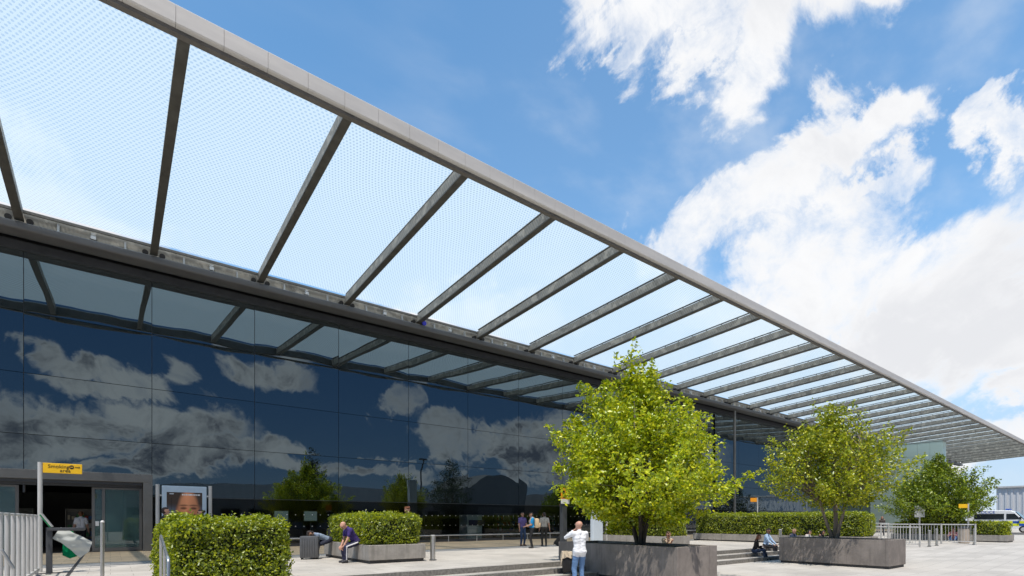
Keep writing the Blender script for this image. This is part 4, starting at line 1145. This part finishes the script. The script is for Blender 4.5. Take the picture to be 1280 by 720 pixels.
def person(label, loc, face, H=1.75, sit=None, lean=0., twist=0., head=(0., 0.), hands=None, feet=None, top=(.5, .5, .5), bottom=(.05, .05, .06), shoe=(.03, .03, .03),
           skin='light', hair=(.05, .035, .025), style='short', sleeve='long', voxel=.011, female=False, elbow_out=.35, stripe=False, hem=0., pole_z=-.25):
    """face = azimuth (deg, from +X towards +Y) the person looks along; sit = height of the seat above loc; hands/feet in the person's own frame (x right, y forward, z up)"""
    s = H / 1.75; fem = .9 if female else 1.
    prims = []
    def cap(a, ra, b, rb, tg, bias=0.): prims.append((Vector(a), ra, Vector(b), rb, tg, bias))
    SK, TOP, BOT, SHO, DRK, STR = range(6)
    pz = (sit + .10 if sit is not None else .93 * s)
    pel = V3(0, 0, pz)
    Rt = Matrix.Rotation(twist, 3, 'Z') @ Matrix.Rotation(-lean, 3, 'X')
    def T(x, y, z): return pel + Rt @ (V3(x, y, z) * s)
    hipL, hipR = pel + V3(-.088, 0, -.02) * s, pel + V3(.088, 0, -.02) * s
    waist, chest, neck = T(0, .0, .2), T(0, .01, .40), T(0, -.01, .535)
    sw = .178 * (.88 if female else 1)
    shL, shR = T(-sw, -.01, .475), T(sw, -.01, .475)
    Rh = Rt @ Matrix.Rotation(head[1], 3, 'Z') @ Matrix.Rotation(-head[0], 3, 'X')
    hc = neck + (Rt @ V3(0, .015, .06) + Rh @ V3(0, .02, .09)) * s
    def Hd(x, y, z): return hc + Rh @ (V3(x, y, z) * s)
    # torso
    cap(hipL + V3(.01, -.01, .03) * s, .112 * s, hipR + V3(-.01, -.01, .03) * s, .112 * s, BOT)
    for sx in (-1, 1):
        cap(T(sx * .06, -.005, .07), .108 * s, T(sx * .062 * fem, 0, .2), .1 * s * fem, TOP)
        cap(T(sx * .062 * fem, 0, .2), .1 * s * fem, T(sx * .078 * fem, .01, .37), .112 * s * fem, TOP)
        cap(T(sx * .078 * fem, .0, .37), .112 * s * fem, T(sx * .09 * fem, -.01, .445), .082 * s, TOP)
        cap(T(sx * .05, -.01, .49), .06 * s, T(sx * sw, -.01, .47), .058 * s, TOP)
    if hem: 
        for sx in (-1, 1): cap(T(sx * .07, -.005, .05), .113 * s, T(sx * .07, -.005, -hem + .11), .128 * s, TOP, .03)
    cap(T(0, -.01, .48), .068 * s, T(0, -.006, .53), .062 * s, TOP, .004)
    cap(T(0, -.002, .50), .05 * s, hc + Rh @ V3(0, -.02, -.06) * s, .052 * s, SK)
    # head
    cap(Hd(0, -.03, .025), .086 * s, Hd(0, .012, .022), .078 * s, SK)
    cap(Hd(0, .01, -.02), .07 * s, Hd(0, .045, -.075), .043 * s, SK)
    cap(Hd(0, .085, .005), .010 * s, Hd(0, .104, -.022), .015 * s, SK)
    for sx in (-1, 1):
        cap(Hd(sx * .078, -.012, .012), .017 * s, Hd(sx * .075, -.006, -.025), .012 * s, SK)
        cap(Hd(sx * .03, .079, .014), .011 * s, Hd(sx * .036, .077, .014), .011 * s, DRK)
        cap(Hd(sx * .02, .083, .034), .008 * s, Hd(sx * .045, .073, .036), .007 * s, DRK if style != 'bald' else SK)
    cap(Hd(-.018, .083, -.054), .007 * s, Hd(.018, .083, -.054), .007 * s, DRK)
    # arms and hands
    hd = hands or ((-.23, .05, .80), (.23, .05, .80))
    for sx, sh, h in ((-1, shL, hd[0]), (1, shR, hd[1])):
        wr = Vector(h) * (s if sit is None else 1)
        pole = Rt @ V3(sx * elbow_out, -1 if pole_z > -.5 else -.1, pole_z)
        el, wr = ik(sh, wr, .285 * s, .255 * s, pole)
        cap(sh, .057 * s, el, .042 * s, SK)
        if sleeve == 'long':
            cap(sh, .064 * s, el, .052 * s, TOP); cap(el, .052 * s, el.lerp(wr, .93), .04 * s, TOP)
        elif sleeve == 'short': cap(sh, .066 * s, sh.lerp(el, .68), .062 * s, TOP)
        cap(el, .042 * s, wr, .028 * s, SK)
        fd = (wr - el).normalized()
        side_ = fd.cross(V3(0, 0, 1)); side_ = (side_ if side_.length > .2 else Rt @ V3(0, 1, 0)).normalized()
        if abs(fd.z) > .75: side_ = Rt @ V3(0, 1, 0); side_ = (side_ - fd * side_.dot(fd)).normalized()
        pn = side_.cross(fd).normalized()
        pc = wr + fd * .05 * s
        for k in (-1, 0, 1): cap(wr + side_ * .012 * k * s, .021 * s, wr + (fd * .085 + side_ * .024 * k) * s, .016 * s, SK)
        for k, fl in ((-1.5, .062), (-.5, .074), (.5, .07), (1.5, .055)):
            b0 = wr + (fd * .088 + side_ * .0185 * k) * s; b1 = b0 + (fd * .9 + side_ * .12 * k + pn * .25 * -sx).normalized() * fl * .55 * s
            b2 = b1 + (fd * .6 + pn * .8 * -sx).normalized() * fl * .5 * s
            cap(b0, .0095 * s, b1, .009 * s, SK); cap(b1, .009 * s, b2, .0075 * s, SK)
        b1 = wr + (fd * .065 + side_ * .05) * s
        cap(wr + (fd * .02 + side_ * .018) * s, .014 * s, b1, .0115 * s, SK); cap(b1, .0115 * s, b1 + (fd * .8 + side_ * .3 - pn * .3 * sx).normalized() * .034 * s, .009 * s, SK)
    # legs
    ft = feet or (((-.1, .02, 0), (.1, .02, 0)) if sit is None else ((-.13, .46, 0), (.13, .46, 0)))
    for sx, hp, f in ((-1, hipL, ft[0]), (1, hipR, ft[1])):
        an = V3(f[0], f[1], f[2]) * (s if sit is None else 1) + V3(0, 0, .085 * s)
        kn, an = ik(hp, an, .425 * s, .415 * s, V3(sx * .12, 1, .25 if sit is not None else 0))
        cap(hp, .095 * s, kn, .066 * s, BOT); cap(kn, .066 * s, an + V3(0, 0, .02), .048 * s, BOT)
        if stripe: cap(hp.lerp(kn, .1) + V3(sx * .088, 0, .02) * s, .016 * s, kn + V3(sx * .056, 0, .012) * s, .014 * s, STR); cap(kn + V3(sx * .056, 0, .01) * s, .014 * s, an + V3(sx * .044, 0, .02) * s, .012 * s, STR)
        yaw = R(-9) * sx if len(f) < 4 else f[3]
        fwd = V3(-math.sin(yaw), math.cos(yaw), 0); pitch = f[4] if len(f) > 4 else 0
        fwd = V3(fwd.x, fwd.y, -math.sin(pitch)).normalized()
        cap(an + V3(0, 0, -.04) * s - fwd * .035 * s, .043 * s, an + V3(0, 0, -.047) * s + fwd * .13 * s, .036 * s, SHO)
        cap(an + V3(0, 0, -.02) * s, .045 * s, an + V3(0, 0, -.03) * s + fwd * .06 * s, .042 * s, SHO)
    def caps_mesh(ps):
        m = MB(); n, q = 12, 4
        for a, ra, b, rb, tg, bi in ps:
            d = b - a; L = d.length; d = d / L if L > 1e-6 else V3(0, 0, 1)
            pts = [a - d * ra * math.sin(PI / 2 * (1 - i / q) * .98) for i in range(q)] + [a, b] + [b + d * rb * math.sin(PI / 2 * (i / q) * .98) for i in range(1, q + 1)]
            rad = [max(.0006, ra * math.cos(PI / 2 * (1 - i / q) * .98)) for i in range(q)] + [ra, rb] + [max(.0006, rb * math.cos(PI / 2 * (i / q) * .98)) for i in range(1, q + 1)]
            m.tube(pts, rad, n)
        return m
    root = thing('person', label, 'person', loc, R(face - 90))
    def remeshed(name, ps, vox, mats, parent):
        o = caps_mesh(ps).build('tmp', mats[0], None, world=False)
        md = o.modifiers.new('r', 'REMESH'); md.mode = 'VOXEL'; md.voxel_size = vox; md.use_smooth_shade = True
        sm = o.modifiers.new('s', 'SMOOTH'); sm.factor = .5; sm.iterations = 2
        bpy.context.view_layer.update()
        me = bpy.data.meshes.new_from_object(o.evaluated_get(bpy.context.evaluated_depsgraph_get()))
        bpy.data.objects.remove(o); me.name = name
        me.materials.clear()
        for q in mats: me.materials.append(q)
        if len(mats) > 1:
            npoly = len(me.polygons); c = np.empty(npoly * 3); me.polygons.foreach_get('center', c); c = c.reshape(-1, 3)
            best = np.full(npoly, 9.); idx = np.zeros(npoly, int)
            for a, ra, b, rb, tg, bi in ps:
                a_, b_ = np.array(a), np.array(b); ab = b_ - a_; L2 = max(1e-9, (ab * ab).sum())
                h = np.clip(((c - a_) @ ab) / L2, 0, 1)
                dd = np.abs(np.linalg.norm(c - a_ - h[:, None] * ab, axis=1) - (ra + (rb - ra) * h))
                dd -= bi
                if tg in (DRK, STR): dd -= .006
                if tg == SHO: dd -= .004
                w = dd < best; best[w] = dd[w]; idx[w] = tg
            me.polygons.foreach_set('material_index', idx.astype(np.int32))
            # folds in the cloth
            nv = len(me.vertices); co_ = np.empty(nv * 3); me.vertices.foreach_get('co', co_); co_ = co_.reshape(-1, 3)
            no = np.empty(nv * 3); me.vertices.foreach_get('normal', no); no = no.reshape(-1, 3)
            lv = np.zeros(len(me.loops), int); me.loops.foreach_get('vertex_index', lv)
            lp_ = np.repeat(idx, [p.loop_total for p in me.polygons]); cm = np.zeros(nv); cm[lv[(lp_ == TOP) | (lp_ == BOT)]] = 1
            f_ = np.array([mnoise.noise(Vector((p[0] * 9, p[1] * 9, p[2] * 14))) + .6 * mnoise.noise(Vector((p[0] * 21 + p[2] * 9, p[1] * 21, p[2] * 25))) for p in co_])
            co_ += no * (f_ * cm * .010)[:, None]; me.vertices.foreach_set('co', co_.ravel())
        me.polygons.foreach_set('use_smooth', [True] * len(me.polygons)); me.update()
        o = bpy.data.objects.new(name, me); COL.objects.link(o); o.parent = parent; return o
    remeshed('body', prims, voxel, [skinmat(skin), cmat(top), cmat(bottom), cmat(shoe, .5), cmat((.06, .03, .025)), cmat((.7, .7, .72))], root)
    if style not in ('bald',):
        hp_ = [(Hd(0, -.042, .048), .082 * s, Hd(0, -.012, .062), .072 * s, 0, 0), (Hd(0, -.05, .02), .08 * s, Hd(0, -.055, -.03), .066 * s, 0, 0), (Hd(-.045, .03, .085), .03 * s, Hd(.045, .03, .085), .03 * s, 0, 0)]
        if style == 'long':
            for sx in (-1, 0, 1): hp_.append((Hd(sx * .05, -.06 + .01 * abs(sx), .0), .05 * s, Hd(sx * .06, -.075, -.2), .035 * s, 0, 0))
        if style == 'bun': hp_.append((Hd(0, -.13, .05), .045 * s, Hd(0, -.14, .03), .04 * s, 0, 0))
        if style == 'curly':
            for k in range(14):
                a = 2.4 * k; hp_.append((Hd(.07 * math.cos(a), -.02 + .06 * math.sin(a), .075 + .02 * math.sin(k * 1.7)), .038 * s, Hd(.075 * math.cos(a), -.02 + .065 * math.sin(a), .085), .036 * s, 0, 0))
        remeshed('hair', hp_, .01, [cmat(hair, .6)], root)
    root['pts'] = 0; del root['pts']
    return root, T, Rt

def held(name, label, cat, loc, rz=0.): return thing(name, label, cat, loc, rz)

# the man in white, back to the camera, left hand up at his face
person('bald man in a white shirt and blue jeans standing with hands at his face', (9.8, 9.72, 0), 72, 1.80, hands=((-.09, .19, 1.46), (.12, .21, 1.42)), pole_z=-.75, feet=((-.12, .0, 0), (.12, .06, 0)), head=(.12, .25),
       top=(.78, .79, .82), bottom=(.13, .24, .44), shoe=(.12, .08, .05), style='bald', sleeve='long', voxel=.009, elbow_out=.9, hem=.09)
# the man in the purple shirt on the planter
person('bald man in a purple polo shirt sitting hunched on the planter edge', (6.22, 16.15, .45), 186, 1.78, sit=.55, lean=.62, head=(.35, 0), hands=((-.07, .47, .50), (.06, .49, .47)), feet=((-.11, .40, 0), (.12, .36, 0)),
       top=(.05, .03, .17), bottom=(.02, .022, .06), shoe=(.03, .03, .04), style='bald', sleeve='short', voxel=.009, stripe=True)
person('dark haired person in a grey-blue top sitting bent right over beside the grey suitcase', (6.15, 18.6, .45), 180, 1.72, sit=.55, lean=1.18, head=(.3, 0), hands=((-.14, .50, .2), (.14, .52, .2)), top=(.22, .28, .38), bottom=(.02, .025, .05),
       hair=(.03, .015, .01), skin='tan', voxel=.010)
bp = thing('dark_backpack', 'dark backpack on the planter edge behind the bent over person', 'bag', (6.42, 18.95, 1.02))
M_bagdark = pm('bag_dark', (.02, .02, .022), .7)
MB().bbox(-.17, .17, -.14, .14, 0, .48, .09).build('body', M_bagdark, bp, world=False, smooth=True)
MB().bbox(-.13, .13, -.2, -.13, .04, .26, .04).build('pocket', M_bagdark, bp, world=False, smooth=True)
person('curly red-haired man whose head shows above the middle hedge', (8.75, 17.6, .45), 195, 1.86, head=(.15, 0), top=(.1, .1, .13), hair=(.16, .05, .015), style='curly', voxel=.012)
# by the entrance
person('woman in a loose white top and black trousers walking into the doorway', (-1.0, 28.9, .45), 92, 1.74, feet=((-.09, .16, 0), (.09, -.16, .03, 0, .4)), top=(.75, .75, .76), bottom=(.012, .012, .014), hair=(.16, .07, .03), style='bun', sleeve='short', female=True, skin='light', voxel=.011,
       hands=((-.27, .02, .80), (.27, .08, .82)))
person('dark haired person in a black suit walking past the face poster', (1.42, 20.4, .45), 8, 1.78, feet=((-.09, .32, 0), (.09, -.38, .05, 0, .6)), hands=((-.24, -.14, .82), (.22, .2, .86)), top=(.014, .015, .02), bottom=(.012, .012, .015), hair=(.025, .012, .01), style='short', voxel=.011)
person('woman with dark hair whose head shows over the nearest hedge before the poster', (2.72, 22.7, .45), 165, 1.76, head=(.1, .2), top=(.03, .03, .035), hair=(.03, .012, .01), style='bun', female=True, voxel=.012)
# the three men in front of the glass
person('man in a purple striped shirt and jeans facing the man with the backpack', (16.9, 20.9, .45), 265, 1.76, hands=((-.14, .28, 1.02), (.23, .08, .82)), top=(.12, .09, .26), bottom=(.03, .06, .13), shoe=(.1, .05, .03), hair=(.04, .025, .02), skin='tan', sleeve='short', voxel=.011)
person('man in a bright blue t-shirt and black trousers carrying a beige backpack', (15.95, 19.0, .45), 150, 1.74, hands=((-.12, .30, 1.06), (.12, .30, 1.04)), head=(.3, 0), feet=((-.12, .03, 0), (.13, -.04, 0)), top=(.01, .27, .60), bottom=(.014, .014, .016), hair=(.02, .015, .012), skin='tan', sleeve='short', voxel=.010)
bk = thing('beige_backpack', 'beige backpack worn by the man in the bright blue t-shirt', 'backpack', (15.95, 19.0, .45), R(60))
M_bagbeige = pm('bag_beige', (.58, .44, .28), .8, var=.15, scale=15)
MB().bbox(-.16, .16, -.34, -.115, .96, 1.43, .08).build('body', M_bagbeige, bk, world=False, smooth=True)
MB().bbox(-.12, .12, -.41, -.32, 1.0, 1.22, .035).build('pocket', M_bagbeige, bk, world=False, smooth=True)
for sx in (-1, 1): MB().tube([(sx * .11, -.13, 1.38), (sx * .12, -.07, 1.475), (sx * .12, .06, 1.44), (sx * .125, .125, 1.3), (sx * .13, .08, 1.1), (sx * .13, -.12, 1.02)], .02, 8).build('strap', M_bagbeige, bk, world=False, smooth=True)
person('man in a grey t-shirt and dark trousers pulling the black trolley case', (17.75, 20.15, .45), 60, 1.76, hands=((-.25, .05, .82), (.27, -.12, .78)), top=(.38, .36, .32), bottom=(.035, .033, .03), hair=(.025, .018, .015), skin='tan', sleeve='short', voxel=.011)
# people sitting about
person('man in a beige shirt sitting behind the big maple planter with hands at his face', (17.15, 12.3, .14), 250, 1.76, sit=.32, lean=.2, head=(.15, .1), hands=((-.08, .26, .80), (.08, .26, .82)), top=(.52, .42, .30), bottom=(.1, .1, .1), hair=(.1, .05, .02), sleeve='short', voxel=.011)
person('woman in a black jacket sitting on the lower step beside the middle planter', (22.95, 11.75, .0), 290, 1.66, sit=.31, lean=.25, head=(.2, .15), hands=((-.1, .36, .52), (.05, .32, .62)), feet=((-.1, .52, 0), (.12, .44, 0)), top=(.014, .014, .016), bottom=(.03, .05, .1), hair=(.2, .07, .03), style='long', female=True, voxel=.011)
person('man in a pale blue shirt sitting on the top step behind the black-jacketed woman', (25.25, 12.35, .0), 275, 1.78, sit=.46, lean=.15, head=(.05, -.4), hands=((-.14, .42, .62), (.16, .40, .62)), top=(.36, .50, .70), bottom=(.02, .022, .03), hair=(.02, .012, .01), skin='brown', voxel=.012)
person('bald-templed man in a navy jacket sitting on the steps behind the middle planter', (28.0, 12.4, .0), 262, 1.76, sit=.46, lean=.25, head=(.05, -.3), hands=((-.14, .42, .62), (.16, .40, .62)), top=(.03, .045, .09), bottom=(.03, .03, .035), hair=(.30, .2, .12), skin='light', voxel=.012)
person('dark haired woman in a white top sitting on the steps, left of the rightmost sitter', (29.75, 12.4, .07), 262, 1.62, sit=.38, lean=.3, head=(.2, .3), hands=((-.12, .40, .58), (.12, .38, .58)), top=(.7, .7, .7), bottom=(.05, .05, .06), hair=(.015, .01, .01), style='long', female=True, voxel=.013)
person('rightmost person sitting on the steps, with dark hair and a black top', (30.45, 12.0, .15), 262, 1.60, sit=.30, lean=.3, head=(.3, .3), hands=((-.12, .40, .5), (.12, .38, .5)), top=(.03, .03, .035), bottom=(.05, .05, .06), hair=(.015, .01, .01), style='long', female=True, skin='tan', voxel=.013)
person('brown haired woman in dark clothes standing behind the far railings', (52.6, 15.7, .45), 200, 1.68, top=(.05, .04, .04), bottom=(.03, .03, .04), hair=(.13, .05, .02), style='long', female=True, voxel=.015)
person('person in black standing between the notice board and the far railings', (54.2, 14.0, .45), 230, 1.72, top=(.03, .03, .03), bottom=(.03, .03, .04), hair=(.02, .012, .01), voxel=.015)
person('person in a pink top sitting on the ground against the farthest planter', (42.2, 8.75, .45), 185, 1.70, sit=.0, lean=.2, head=(.2, .2), hands=((-.12, .4, .42), (.12, .42, .42)), feet=((-.12, .52, 0), (.12, .5, 0)), top=(.55, .22, .2), bottom=(.06, .12, .28), hair=(.08, .03, .015), style='long', female=True, voxel=.014)
